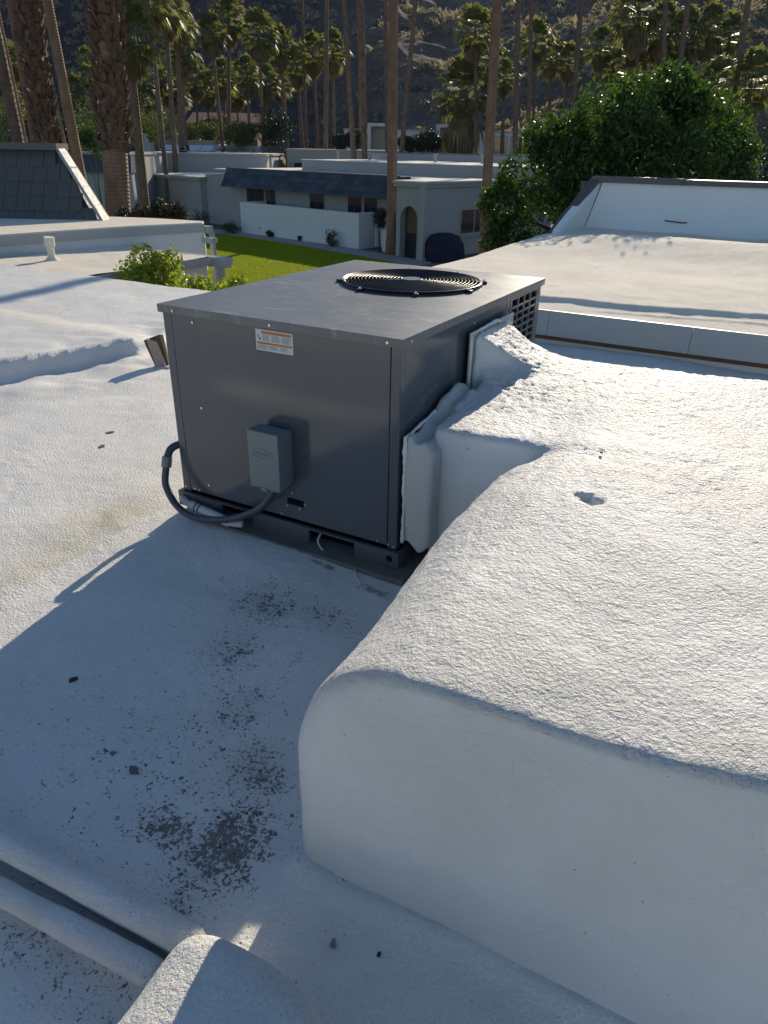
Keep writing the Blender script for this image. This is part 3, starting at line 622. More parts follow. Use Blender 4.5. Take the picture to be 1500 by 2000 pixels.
mb = MB(); mb.cyl((0, 0, -.03), (0, 0, .26), .055, .05, 18); mb.build('pipe', FOAM_FAR, VP)
mb = MB(); mb.cyl((0, 0, .20), (.015, 0, .33), .075, .075, 18); mb.build('collar', FOAM_FAR, VP)
mb = MB(); mb.cyl((0, 0, -.03), (0, 0, .05), .13, .06, 18, True); mb.build('flashing', FOAM_FAR, VP)
# upper ledge
Lp = [w2g(atz(x, y, 3.43)) for x, y in ((-140, 470), (0, 460), (250, 443), (397, 436))]
back = [w2g(atz(x, y, 3.43)) for x, y in ((415, 425), (-140, 425))]
LG = empty('upper_roof', g2w(-9.6, 7, 3.1), GRZ); tag(LG, 'upper white roof ledge with grey fascia on the far left', 'roof')
def shift(P, o): return [(p[0] + o[0], p[1] + o[1], p[2] + o[2]) for p in P]
LO = (9.6, -7, -3.1)
def lg_poly():
    pr = [(p[0], p[1]) for p in Lp]; far = [w2g(atz(x, y, 3.43))[:2] for x, y in ((398, 433), (300, 427), (215, 424), (-140, 424))]
    return pr + far
pol = lg_poly()
mb = MB(); mb.prism(pol, 'z', 2.6, 3.41); mb.build('body', WHITE2, LG, LO)
m_ = MB(); m_.prism([(p[0] - .03 * (i < 4), p[1]) for i, p in enumerate(pol)], 'z', 3.413, 3.44); m_.build('foam_top', FOAM_FAR, LG, LO)
for a, b_ in zip(Lp[:-1], Lp[1:]):
    d = Vector((b_[0] - a[0], b_[1] - a[1])).normalized(); nrm = Vector((d.y, -d.x))
    P_ = [(a[0], a[1]), (b_[0], b_[1]), (b_[0] + nrm.x * .03, b_[1] + nrm.y * .03), (a[0] + nrm.x * .03, a[1] + nrm.y * .03)]
    mb = MB(); mb.prism(P_, 'z', 3.28, 3.425); mb.build('fascia_panel', FASCIA, LG, LO)
e = Lp[-1]
mb = MB(); mb.box(e[0] - .6, e[0] + .10, e[1] + .005, e[1] + .14, 3.26, 3.38); mb.build('gutter_end', FASCIA, LG, LO)
mb = MB(); mb.box(e[0] - .9, e[0] + .22, e[1] - .06, e[1] + .1, 3.10, 3.19); mb.build('lower_gutter', FASCIA, LG, LO)
mb = MB(); mb.box(e[0] - .02, e[0] + .06, e[1] + .15, e[1] + .22, 0, 3.26); mb.build('downspout', FASCIA, LG, LO)
# charcoal mansard
p_bl, p_br, p_tl, p_tr = aty(-330, 432, 14.0), aty(206, 430, 14.0), aty(-330, 292, 14.7), aty(114, 292, 14.7)
z0, z1 = 3.42, float(p_tr[2]); xb, xt, x_l = float(p_br[0]), float(p_tr[0]), float(p_bl[0])
MS = empty('mansard_roof', (xb - 2, 14.2, z0)); tag(MS, 'charcoal shingled mansard slope on the far left roof', 'mansard')
mo = (-(xb - 2), -14.2, -z0)
mb = MB(); mb.hexa([(x_l, 14.03, z0 - .25), (xb - .06, 14.03, z0 - .25), (xb - .4, 15.6, z0 - .25), (x_l, 15.6, z0 - .25), (x_l, 14.73, z1 - .02), (xt - .05, 14.73, z1 - .02), (xt - .05, 15.2, z1 - .02), (x_l, 15.2, z1 - .02)]); mb.build('deck', SHINGLE, MS, mo)
rows = 5; rs = random.Random(11)
for r in range(rows):
    ta, tb = r / rows - .02, (r + 1) / rows + .03
    zr = lambda t: z0 - .06 + (z1 - z0 + .03) * t
    yr = lambda t: 13.99 + .70 * t
    xr = lambda t: xb + (xt - xb) * t - .03
    x = xr(ta) - rs.uniform(.0, .2); wsh = .24
    xs = []
    while x > x_l: xs.append(x); x -= wsh
    xs = [xr(ta)] + xs if xr(ta) - xs[0] > .05 else xs
    for xa, xb2 in zip(xs[1:], xs[:-1]):
        xe_top = min(xb2 - .008, xr(tb)); xe_bot = xb2 - .008
        if xe_top < xa + .02: continue
        j = rs.uniform(-.006, .006); th = .028
        mb = MB(); mb.hexa([(xa, yr(ta) - th + j, zr(ta)), (xe_bot, yr(ta) - th + j * .3, zr(ta)), (xe_bot, yr(ta) + .005, zr(ta)), (xa, yr(ta) + .005, zr(ta)),
                            (xa, yr(tb) - .010 + j, zr(tb)), (xe_top, yr(tb) - .010, zr(tb)), (xe_top, yr(tb) + .012, zr(tb)), (xa, yr(tb) + .012, zr(tb))]); mb.build('shingle', SHINGLE, MS, mo)
mb = MB(); mb.box(x_l, xt + .03, 14.55, 15.1, z1 - .01, z1 + .10); mb.build('ridge_cap', CAPM, MS, mo)
for k in range(4):
    t0, t1 = k / 4, (k + 1) / 4 + .02
    q = lambda t: (xb + (xt - xb) * t, 13.97 + .70 * t, z0 - .06 + (z1 - z0 + .06) * t)
    a, c = q(t1), q(t0); w_ = .06; lift = .012 * (3 - k)
    mb = MB(); mb.hexa([(c[0] - .02, c[1] - .05 - lift, c[2]), (c[0] + w_ * .7, c[1] - .05 - lift, c[2]), (c[0] + w_ * .7, c[1] + .25, c[2]), (c[0] - .02, c[1] + .25, c[2]),
                        (a[0] - .02, a[1] - .05, a[2]), (a[0] + w_ * .7, a[1] - .05, a[2]), (a[0] + w_ * .7, a[1] + .25, a[2]), (a[0] - .02, a[1] + .25, a[2])]); mb.build('edge_trim', TRIM, MS, mo)

# ================================================================== the ground, lawn, paths
mb = MB(); mb.box(-900, 900, -300, 1400, -1.0, -.02); tag(mb.build('ground', GRAVEL), kind='structure')
def m_grass():
    m, t, b = newmat('lawn'); v = coords(t)
    f = noise(t, v, .35, 4); g = noise(t, v, 26, 3); c = mix(t, f, (.20, .26, .006), (.33, .37, .012)); c = mix(t, math_(t, 'MULTIPLY', g, .4), c, (.16, .18, .006)); c = mix(t, ramp(t, noise(t, v, 1.4, 4), [(.5, 0), (.75, .5)]), c, (.24, .21, .03))
    t.links.new(c, b.inputs['Base Color']); b.inputs['Roughness'].default_value = 1; b.inputs['Specular IOR Level'].default_value = .05; t.links.new(bump(t, noise(t, v, 45, 3), .9, .06), b.inputs['Normal']); return m
GRASS = m_grass()
# house frame: g1 = left end of the patio wall, s along the wall, t behind it
G1 = np.array([-8.762, 45.937]); HD = np.array([.7321, -.6813]); HB = np.array([.6813, .7321]); HRZ = math.atan2(HD[1], HD[0])
def hw(s, t, z=0): p = G1 + HD * s + HB * t; return (float(p[0]), float(p[1]), z)
def hs(p): r = np.array([p[0], p[1]]) - G1; return float(r @ HD), float(r @ HB)
def onh(x, y, t):   # pixel on the house-parallel plane t -> (s, z)
    d = ray(x, y); n_ = HB; o = np.array([0, 0, EYE]); p0 = G1 + HB * t; k = (p0 @ n_) / (d[:2] @ n_); w_ = o + k * d; s, _ = hs(w_); return s, float(w_[2])
lw = [atz(x, y, 0)[:2] for x, y in ((330, 452), (400, 453), (520, 470), (640, 490), (740, 508), (800, 520))]
far_e = [(float(p[0]), float(p[1])) for p in lw]
near = [(3.5, 31), (3.0, 22), (-3, 14), (-12, 16), (-24, 30), (-24, 46)]
mb = MB(); mb.prism(far_e + near, 'z', -.02, .03); tag(mb.build('lawn', GRASS), kind='structure')
pe = [(p[0] + HB[0] * 1.5, p[1] + HB[1] * 1.5) for p in lw]
mb = MB(); mb.prism(far_e + [(float(p[0]), float(p[1])) for p in reversed(pe)], 'z', -.02, .045); tag(mb.build('path', CONC), kind='structure')
# grass blades, one mass
rg_ = np.random.RandomState(5); n = 42000
px = rg_.uniform(-13, 3, n); py = rg_.uniform(24, 47, n)
def inside(px, py, poly):
    c = np.zeros(len(px), bool); j = len(poly) - 1
    for i in range(len(poly)):
        xi, yi = poly[i]; xj, yj = poly[j]; m_k = ((yi > py) != (yj > py)) & (px < (xj - xi) * (py - yi) / (yj - yi + 1e-12) + xi); c ^= m_k; j = i
    return c
k = inside(px, py, far_e + near); px, py = px[k], py[k]; n = len(px); a = rg_.uniform(0, 6.28, n); hgt = rg_.uniform(.03, .07, n); lx, ly = rg_.normal(0, .03, n), rg_.normal(0, .03, n)
V = np.stack([np.c_[px - .012 * np.cos(a), py - .012 * np.sin(a), np.full(n, .028)], np.c_[px + .012 * np.cos(a), py + .012 * np.sin(a), np.full(n, .028)], np.c_[px + lx, py + ly, .03 + hgt]], 1).reshape(-1, 3)
GR_L = m_leaf('grass blade', (.18, .23, .005), (.31, .36, .012), .5, .9, .4, .05)
tag(link('grass', np_mesh('grass', V, np.arange(3 * n).reshape(-1, 3)), GR_L), 'short sunlit green grass of the lawn beyond the roof', 'grass', kind='stuff')

# ================================================================== leaf clouds
def leaf_cloud(n, lumps, size, seed, aspect=.45, jitter=.35, up=.3, shell=.55):
    r = np.random.RandomState(seed); L = np.array(lumps, float); wgt = L[:, 3] ** 2; k = r.choice(len(L), n, p=wgt / wgt.sum())
    d = r.normal(size=(n, 3)); d /= np.linalg.norm(d, axis=1)[:, None]; rad = (shell + (1 - shell) * r.rand(n) ** .6) * (1 + jitter * r.normal(size=n) * .35)
    c = L[k, :3] + d * (rad * L[k, 3])[:, None]
    nrm = d * .7 + r.normal(size=(n, 3)) * .75 + np.array([0, 0, up]); nrm /= np.linalg.norm(nrm, axis=1)[:, None]
    a = np.cross(nrm, r.normal(size=(n, 3))); a /= np.linalg.norm(a, axis=1)[:, None]; b = np.cross(nrm, a)
    s = size * r.uniform(.6, 1.25, n); a *= s[:, None] * .5; b *= (s * aspect * .5)[:, None]
    fold = nrm * (s * .06)[:, None]
    V = np.stack([c - a, c + b * 1.0 + fold - a * .1, c + a - fold * .8, c - b + fold - a * .1], 1).reshape(-1, 3)
    return V, np.arange(4 * n).reshape(-1, 4)
def lumps_in(center, rad, n, lr, seed, flat=0):
    r = np.random.RandomState(seed); out = []
    for _ in range(n):
        d = r.normal(size=3); d /= np.linalg.norm(d); q = r.rand() ** .45 * .85
        if flat: d[2] = abs(d[2]) * (1 - flat) + d[2] * flat
        out.append([center[0] + d[0] * rad[0] * q, center[1] + d[1] * rad[1] * q, center[2] + d[2] * rad[2] * q, lr * r.uniform(.65, 1.25)])
    return out
def shrub(name, base, center, rad, nl, lr, n, size, mat, seed, label, cat='shrub', group=None, stems=4, stem_mat=None, aspect=.45):
    base = np.array(base, float); E_ = empty(name, base); tag(E_, label, cat, group)
    LL = lumps_in(np.array(center) - base, rad, nl, lr, seed)
    V, Fq = leaf_cloud(n, LL, size, seed + 1, aspect); link('foliage', np_mesh('foliage', V, Fq), mat, E_)
    r = random.Random(seed); mb = MB()
    for k in range(stems):
        t = LL[r.randrange(len(LL))]; mid = (t[0] * .4 + r.uniform(-.1, .1), t[1] * .4, t[2] * .5)
        mb.tube(smooth_path([(r.uniform(-.06, .06), r.uniform(-.06, .06), 0), mid, t[:3]], 4), list(np.linspace(.035, .008, 9)) if True else .02, 6)
    mb.build('stem', stem_mat or WOODM, E_); return E_

# courtyard shrubs next to the roof edge
P_ = aty(322, 535, 10.3)
shrub('courtyard_shrub', (P_[0], P_[1], .0), (P_[0] - .05, P_[1], 2.92), (.55, .6, .52), 22, .20, 2600, .085, SHRUB_L, 21, 'taller bright yellow-green shrub rising past the low left roof edge', group='courtyard shrubs', aspect=.5)
P_ = aty(378, 555, 9.9)
shrub('courtyard_shrub', (P_[0], P_[1], .0), (P_[0], P_[1], 2.80), (.34, .4, .42), 14, .17, 1500, .08, SHRUB_L, 22, 'darker leafy shrub between the tall and the small yellow-green shrubs', group='courtyard shrubs', aspect=.5)
P_ = aty(452, 545, 10.0)
shrub('courtyard_shrub', (P_[0], P_[1], .0), (P_[0], P_[1], 2.84), (.46, .4, .36), 16, .17, 1700, .08, SHRUB_L, 23, 'smaller bright shrub just left of the grey unit top', group='courtyard shrubs', aspect=.5)

for i, u in enumerate((-7.5, -4.5, -1.6, 1.4, 4.2)):  # added unseen trees, giving the front panel its dark upper reflection
    p = g2w(u, -6.6, 0); shrub('added_tree', p, (p[0], p[1], 3.2), (1.8, 1.2, 2.0), 20, .7, 2500, .2, DARK_L, 60 + i, ['first', 'second', 'third', 'fourth', 'fifth'][i] + ' dark unseen tree added behind the viewer for reflections', 'tree', 'added unseen trees behind the viewer')
# big glossy tree on the right
TB = aty(1210, 600, 18.0); TR = empty('citrus_tree', (float(TB[0]), 18.0, 0)); tag(TR, 'large dense glossy green tree behind the white parapet on the right', 'tree')
def tl(x, y, Y, r): p = aty(x, y, Y); return [p[0] - TB[0], p[1] - 18.0, p[2], r]
LL = [tl(1300, 215, 18, .9), tl(1190, 250, 17.6, .95), tl(1380, 260, 18, .85), tl(1100, 300, 17.8, .8), tl(1030, 350, 17.6, .7), tl(985, 410, 17.6, .55), tl(1000, 460, 17.4, .5), tl(1420, 320, 17.6, .65), tl(1240, 330, 17, 1.0), tl(1340, 340, 17, 1.0), tl(1150, 370, 17, .9), tl(1080, 420, 17, .8), tl(1250, 420, 17, 1.0), tl(1400, 400, 17.2, .8), tl(1310, 170, 18.4, .5), tl(1060, 265, 18, .5), tl(960, 390, 18, .35), tl(1440, 360, 17.6, .4), tl(1240, 195, 18.2, .55), tl(1350, 205, 18.2, .5), tl(1250, 260, 19.4, 1.2), tl(1120, 340, 19.2, 1.1), tl(1370, 320, 19.2, 1.1), tl(965, 470, 17.3, .35)]
r_ = random.Random(8); sub = []
for l in LL:
    for _ in range(7):
        d = Vector((r_.gauss(0, 1), r_.gauss(0, 1), r_.gauss(0, 1))).normalized() * l[3] * .75; sub.append([l[0] + d.x, l[1] + d.y, l[2] + d.z, l[3] * r_.uniform(.22, .48)])
V, Fq = leaf_cloud(16000, LL, .15, 31, .42, .3, .4, .75); V2, F2 = leaf_cloud(34000, sub, .14, 32, .42, .5, .4, .5)
link('crown', np_mesh('crown', np.r_[V, V2], np.r_[Fq, F2 + len(V)]), TREE_L, TR)
mb = MB(); mb.tube([(0, 0, 0), (.05, 0, 1), (0, .05, 2.0)], [.22, .17, .15], 10)
for l in LL[:14]: mb.tube(smooth_path([(0, .05, 1.8), (l[0] * .45, l[1] * .5 + .05, 1.8 + (l[2] - 1.8) * .6), l[:3]], 4), list(np.linspace(.09, .015, 9)), 6)
mb.build('trunk', WOODM, TR)
P_ = aty(1500, 330, 22); shrub('dark_tree', (P_[0], 22, 0), (P_[0] + .5, 22, 4.0), (1.3, 1.4, 2.0), 24, .5, 7000, .10, DARK_L, 41, 'dark fine-leaved tree at the right edge behind the green tree', 'tree')

# ================================================================== neighbouring house beyond the lawn
def hbox(mb, s0, s1, t0, t1, z0, z1): mb.box(s0, s1, t0, t1, z0, z1); return mb
HOUSE = empty('neighbour_house', hw(2, 5), HRZ); tag(HOUSE, 'low white house with slate-blue mansard eave beyond the lawn', 'house')
HO = tuple(-x for x in (2, 5, 0))
def hp(name, mat, *boxes, parent=None, bevel=0):
    mb = MB()
    for b_ in boxes: mb.box(*b_)
    o = mb.build(name, mat, parent or HOUSE, HO if parent is None else (0, 0, 0), bevel=bevel); return o
sL, zL = onh(272, 345, 1.77); sC, zC = onh(398, 352, 1.77); sE, _ = onh(437, 350, 1.5); zt = .5 * (zL + zC)
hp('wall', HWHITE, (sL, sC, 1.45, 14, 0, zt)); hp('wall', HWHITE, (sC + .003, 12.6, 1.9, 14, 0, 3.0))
hp('cornice', TRIM, (sL - .12, sC + .12, 1.3, 14.1, zt, zt + .12), (sL - .2, sC + .2, 1.2, 14.2, zt + .123, zt + .22))
hp('roof_deck', FOAM_FAR, (sL - .15, sC + .1, 1.26, 14.1, zt + .222, zt + .25)); hp('roof_deck', FOAM_FAR, (sC + .105, 12.5, 2.6, 14, 3.26, 3.32))
# arched opening at the left end
def arch(mb, s0, s1, zspring, ztop, t, seg=10, zb=0):
    P = [(s0, zb)]; c = (s0 + s1) / 2; r = (s1 - s0) / 2
    P = [(s0, zb), (s1, zb)] + [(c + r * math.cos(a), zspring + (ztop - zspring) * math.sin(a)) for a in np.linspace(0, math.pi, seg)]
    mb.prism(P, 'y', t, t + .03); return mb
s0, _ = onh(250, 380, 1.45); mb = MB(); arch(mb, sL - 1.1, sL - .12, 1.7, 2.35, 1.9); mb.build('arch_opening', DOORM, HOUSE, HO)
hp('arch_trim', HWHITE, (sL - .1, sL + .02, 1.4, 1.6, 0, 2.4))
# mansard
m0, _ = onh(437, 350, 1.3); m1, _ = onh(768, 365, 1.3)
mb = MB(); mb.prism([(1.05, 2.42), (1.62, 3.40), (2.6, 3.40), (2.6, 2.5)], 'x', m0, m1); MD = mb.build('mansard', SHBLUE, HOUSE, HO)
shm = {}
rs = random.Random(4)
mtn = [m_paint('slate blue shingle tone', tuple(c * f for c in (.045, .055, .075)), .6, .4, .3, 3, .5) for f in (.75, 1.0, 1.25)]
for r in range(4):
    s = m0 + .1 * (r % 2)
    while s < m1 - .2:
        wd = .52; z_a, z_b = 2.40 + .25 * r, 2.66 + .25 * r; y_a = 1.05 + .57 * (z_a - 2.42) / .98; y_b = 1.05 + .57 * (z_b - 2.42) / .98; e2 = min(s + wd - .012, m1)
        mb = MB(); mb.hexa([(s, y_a - .05, z_a), (e2, y_a - .05, z_a), (e2, y_a + .01, z_a), (s, y_a + .01, z_a), (s, y_b - .02, z_b), (e2, y_b - .02, z_b), (e2, y_b + .01, z_b), (s, y_b + .01, z_b)])
        mb.build('shingle', mtn[rs.randrange(3)], MD); s += wd
hp('ridge_trim', CAPM, (m0 - .05, m1 + .05, 1.58, 1.75, 3.403, 3.46))
mb = MB(); mb.prism([(.98, 2.38), (1.6, 3.44), (1.75, 3.44), (1.15, 2.38)], 'x', m0 - .12, m0 - .003); mb.build('end_trim', TRIM, HOUSE, HO)
# windows and doors under the eave
for (xa, xb_, ya, yb_, mt) in ((482, 515, 372, 396, DOORM), (518, 537, 371, 397, GLASS), (605, 632, 377, 407, GLASS), (680, 706, 384, 415, GLASS), (712, 737, 385, 435, GLASS)):
    a, _ = onh(xa, ya, 1.87); b_, _ = onh(xb_, ya, 1.87); 
    wn = hp('window', TRIM, (a - .06, b_ + .06, 1.86, 1.95, .15, 2.42)); mb = MB(); mb.box(a, b_, 1.84, 1.858, .2, 2.38); pn = mb.build('pane', mt, wn)
    c = (a + b_) / 2; mb = MB(); mb.box(c - .02, c + .02, 1.825, 1.838, .2, 2.38); mb.build('mullion', CAPM, wn)
# arch block on the right
c0, c1 = 12.98, 14.75
hp('wall', HWHITE, (c0, c0 + .25, -.6, 3, 0, 3.12)); hp('wall', HWHITE, (c0 + .253, 14.30, -.6, -.35, 2.45, 3.12)); hp('wall', HWHITE, (14.303, c1, -.6, 9, 0, 3.12))
mb = MB(); arch(mb, c0 + .2, 14.35, 1.6, 2.35, -.2); mb.build('arch_opening', DOORM, HOUSE, HO)
mb = MB(); cs = [(c0 + .253, 2.452), (c0 + .253, 1.7)] + [(13.766 - .53 * math.cos(a), 1.7 + .60 * math.sin(a)) for a in np.linspace(0, math.pi, 14)] + [(14.301, 1.7), (14.301, 2.452)]; mb.prism(cs, 'y', -.59, -.36); mb.build('arch_spandrel', HWHITE, HOUSE, HO)
hp('timber_screen', BROWN, (c0 + .4, 14.1, -.27, -.23, 1.1, 2.2))
hp('corner_post', TRIM, (c1 - .16, c1 + .10, -.78, -.604, 0, 3.18)); hp('post_foot', TRIM, (c1 - .24, c1 + .18, -.86, -.50, 0, .12))
hp('cornice', TRIM, (c0 - .1, c1 + .12, -.74, 9.1, 3.123, 3.26), (c0 - .16, c1 + .2, -.82, 9.2, 3.263, 3.35)); hp('roof_deck', FOAM_FAR, (c0 - .1, c1 + .14, -.7, 9.1, 3.353, 3.375))
wn = hp('window', TRIM, (c1 - .05, c1 + .05, 2.0, 5.2, .95, 2.15))
for a, b_ in ((2.08, 3.1), (3.18, 5.12)): mb = MB(); mb.box(c1 + .03, c1 + .056, a, b_, 1.02, 2.08); mb.build('pane', GLASS, wn)
hp('sill', TRIM, (c1 + .004, c1 + .14, 1.9, 5.3, .87, .945))
# raised roof boxes behind
a_, _ = onh(590, 330, 6); hp('clerestory', HWHITE, (a_, 24, 6, 13.5, 3.0, 3.92)); hp('roof_deck', FOAM_FAR, (a_ - .05, 24, 5.95, 13.6, 3.923, 3.96))
a2, _ = onh(722, 310, 13.4); hp('parapet_wall', HWHITE, (a2, 34, 13.6, 13.9, 3.0, 4.38)); hp('parapet_cap', CAPM, (a2 - .02, 34, 13.55, 13.95, 4.383, 4.44))
for x_, y_ in ((722, 305), (660, 319), (850, 312), (942, 318)):
    s_, z_ = onh(x_, y_, 10); mb = MB(); mb.cyl((s_, 10, 3.95), (s_, 10, 4.35), .09, .09, 10); mb.cyl((s_, 10, 4.33), (s_, 10, 4.43), .15, .13, 10); mb.build('roof_vent', HWHITE, HOUSE, HO)
# patio wall
BW = empty('patio_wall', hw(5, 0), HRZ); tag(BW, 'white painted block patio wall along the lawn path', 'wall')
def m_block():
    m, t, b = newmat('white painted block'); v = coords(t); mp = t.nodes.new('ShaderNodeMapping'); mp.inputs['Rotation'].default_value = (RAD(90), 0, 0); t.links.new(v, mp.inputs[0])
    br = t.nodes.new('ShaderNodeTexBrick'); br.inputs['Scale'].default_value = 1.0; br.inputs['Brick Width'].default_value = .4; br.inputs['Row Height'].default_value = .14; br.inputs['Mortar Size'].default_value = .012; t.links.new(mp.outputs[0], br.inputs[0])
    c = mix(t, noise(t, v, 2, 4), (.60, .605, .60), (.70, .70, .69)); t.links.new(c, b.inputs['Base Color']); b.inputs['Roughness'].default_value = .75; t.links.new(bump(t, math_(t, 'SUBTRACT', 1.0, br.outputs['Fac']), .7, .02), b.inputs['Normal']); return m
BLK = m_block()
mb = MB(); mb.box(-5, 4.94, -.1, .1, 0, 1.72); mb.build('wall_run', BLK, BW)
mb = MB(); mb.box(4.60, 4.94, .103, 1.3, 0, 1.72); mb.build('wall_return', BLK, BW); mb = MB(); mb.box(-5, -4.8, .103, 1.75, 0, 1.72); mb.build('wall_return', BLK, BW)
mb = MB(); mb.box(6.3, 6.6, .2, 1.3, 0, 1.72); mb.build('gate_pier', BLK, BW)
GTE = empty('garden_gate', hw(10.75, .9), HRZ); tag(GTE, 'pale slatted garden gate beside the white patio wall', 'gate')
mb = MB(); mb.box(-.72, .5, 0, .04, .1, 1.02); mb.build('gate_panel', WHITE2, GTE)
for k in range(6): mb = MB(); mb.box(-.68 + k * .2, -.60 + k * .2, -.03, -.003, .08, 1.15); mb.build('slat', HWHITE, GTE)
# small things on the patio strip
def lamp(px_, py_, label, h, big=False):
    p = atz(px_, py_, 0) - np.array([HB[0], HB[1], 0]) * .5; E_ = empty('lamp_post' if big else 'path_light', p); tag(E_, label, 'lamp', None if big else 'low path lights')
    if big:
        mb = MB(); mb.cyl((0, 0, 0), (0, 0, h - .55), .06, .05, 10); mb.build('post', INK, E_); mb = MB(); mb.cyl((0, 0, h - .55), (0, 0, h - .08), .10, .13, 8); mb.build('lantern_glass', LABELW, E_); mb = MB(); mb.cyl((0, 0, h - .08), (0, 0, h + .04), .17, .05, 8); mb.build('cap', INK, E_)
    else:
        mb = MB(); mb.cyl((0, 0, 0), (0, 0, h), .02, .02, 8); mb.build('stake', INK, E_); mb = MB(); mb.cyl((0, 0, h - .02), (0, 0, h + .08), .13, .02, 12); mb.build('hat', INK, E_)
lamp(411, 432, 'black lamp post with pale lantern before the white house', 2.15, True)
lamp(523, 459, 'left of two low path lights along the patio wall', .42); lamp(623, 472, 'right of two low path lights along the patio wall', .42)
for x, y, r, h, lab in ((412, 440, .55, .55, 'round dark clipped bush at the foot of the lamp post'), (478, 455, .6, .42, 'flat dark bush at the left end of the patio wall'), (665, 481, .36, .5, 'small dark ball bush near the right end of patio wall'), (540, 463, .22, .2, 'tiny low plant between the two path lights'), (600, 470, .22, .2, 'tiny low plant left of the right path light')):
    p = atz(x, y, 0) - np.array([HB[0], HB[1], 0]) * (.25 + r); shrub('clipped_bush', p, (p[0], p[1], h * .95), (r, r, h), 16, r * .45, 900, .09, DARK_L, int(x), lab, 'bush', 'bushes by the patio wall')
# covered furniture
p = atz(868, 512, 0); CVR = empty('covered_furniture', (p[0], p[1] + .6, 0)); tag(CVR, 'navy canvas-covered round patio furniture against the white house', 'cover')
mb = MB(); prof = [(.92, 0), (.95, .3), (.90, .75), (.70, 1.08), (.35, 1.2), (.02, 1.22)]; ns = 24; V_ = []
for r, z in prof:
    for i in range(ns): a = 2 * math.pi * i / ns; f = 1 + .05 * math.cos(a * 8 + z * 2) * (1 - z / 1.4); V_.append((r * f * math.cos(a), r * f * math.sin(a), z))
mb.add(V_, [(j * ns + i, j * ns + (i + 1) % ns, (j + 1) * ns + (i + 1) % ns, (j + 1) * ns + i) for j in range(len(prof) - 1) for i in range(ns)], True); mb.build('canvas', NAVY, CVR)
# yucca by the trunk
p = atz(742, 492, 0); shrub('spiky_plant', p, (p[0], p[1], 1.75), (.38, .38, .55), 10, .25, 700, .32, DARK_L, 77, 'spiky green plant beside the palm trunk and garden gate', 'plant', stems=2, aspect=.12)
# flowering shrubs near trunk base at left
for i, (x, y, rr_, hh, mt) in enumerate(((300, 424, .42, .32, RED), (345, 428, .38, .24, RED), (250, 428, .35, .2, DARK_L))):
    p = aty(x, y, 18.0); shrub('flowering_shrub', (p[0], 18, 0), (p[0], 18, p[2]), (rr_, .5, hh), 12, .16, 1500, .09, [DARK_L, DARK_L, DARK_L][i], 90 + i, ['taller reddish succulent shrub right of the thick palm trunk', 'lower reddish succulent shrub above the ledge corner', 'grey-green grassy tuft at the thick palm trunk foot'][i], group='shrubs behind the left ledge')
    if i < 2:
        LLf = lumps_in((p[0], 18, p[2] + .05), (rr_, .5, hh), 12, .14, 190 + i); V, Fq = leaf_cloud(500, LLf, .11, 7 + i, .35); f = link('flower_heads', np_mesh('flower_heads', V, Fq), RED, COL.objects[-1] if False else None); f.parent = bpy.data.objects[[o.name for o in bpy.data.objects if o.name.startswith('flowering_shrub')][-1]]; f.location = (-p[0], -18, 0)

# ------------------------------------------------------------------ houses farther back
def far_house(name, label, Y, x0, x1, ytop, depth, col, zbase=0.0, extra=None, rz=0.0):
    a, b_ = aty(x0, ytop, Y), aty(x1, ytop, Y); zt_ = float(a[2] + b_[2]) / 2; cx = float(a[0] + b_[0]) / 2; hwid = abs(b_[0] - a[0]) / 2
    E_ = empty(name, (cx, Y, zbase), rz); tag(E_, label, 'house', 'flat-roofed houses beyond the lawn')
    mb = MB(); mb.box(-hwid, hwid, 0, depth, 0, zt_ - zbase); mb.build('wall', col, E_)
    mb = MB(); mb.box(-hwid - .1, hwid + .1, -.1, depth + .1, zt_ - zbase + .003, zt_ - zbase + .12); mb.build('roof_edge', TRIM, E_)
    mb = MB(); mb.box(-hwid, hwid, .1, depth, zt_ - zbase + .123, zt_ - zbase + .14); mb.build('roof_deck', FOAM_FAR, E_)
    return E_, hwid, zt_ - zbase
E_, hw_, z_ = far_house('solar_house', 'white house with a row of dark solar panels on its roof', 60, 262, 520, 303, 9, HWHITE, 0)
for k in range(9):
    a = -hw_ + 1.6 + k * 1.02; mb = MB(); mb.hexa([(a, 1.2, z_ + .25), (a + .98, 1.2, z_ + .25), (a + .98, 2.7, z_ + .62), (a, 2.7, z_ + .62), (a, 1.2, z_ + .29), (a + .98, 1.2, z_ + .29), (a + .98, 2.7, z_ + .66), (a, 2.7, z_ + .66)]); mb.build('solar_panel', PANELM, E_)
for a in (-hw_ + 1.5, 0, hw_ - 1.5): mb = MB(); mb.box(a, a + .06, 2.6, 2.66, z_ + .12, z_ + .62); mb.build('rack_leg', STEEL, E_)
mb = MB(); mb.box(-hw_ + .2, -hw_ + 1.2, .5, 1.4, z_ + .1, z_ + .8); mb.build('chimney', HWHITE, E_)
mb = MB(); mb.cyl((-hw_ + .7, .95, z_ + .8), (-hw_ + .7, .95, z_ + 1.05), .22, .05, 8).cyl((-hw_ + .7, .95, z_ + 1.0), (-hw_ + .7, .95, z_ + 1.35), .12, .16, 8); mb.build('chimney_cowl', HWHITE, E_)
E_, hw_, z_ = far_house('far_house', 'dull beige low house seen between dark palm trunks', 66, 560, 780, 296, 8, BEIGE, 0)
mb = MB(); mb.box(-hw_ + .6, -hw_ + 2.6, -.06, .05, z_ - 2.4, z_ - .9); mb.build('garage_recess', DOORM, E_)
E_, hw_, z_ = far_house('far_house', 'small beige flat roof behind the solar panels', 78, 315, 420, 277, 6, BEIGE, 0)
E_, hw_, z_ = far_house('far_house', 'white house end behind the thick palm trunk at left', 50, 150, 252, 302, 8, HWHITE, 0)
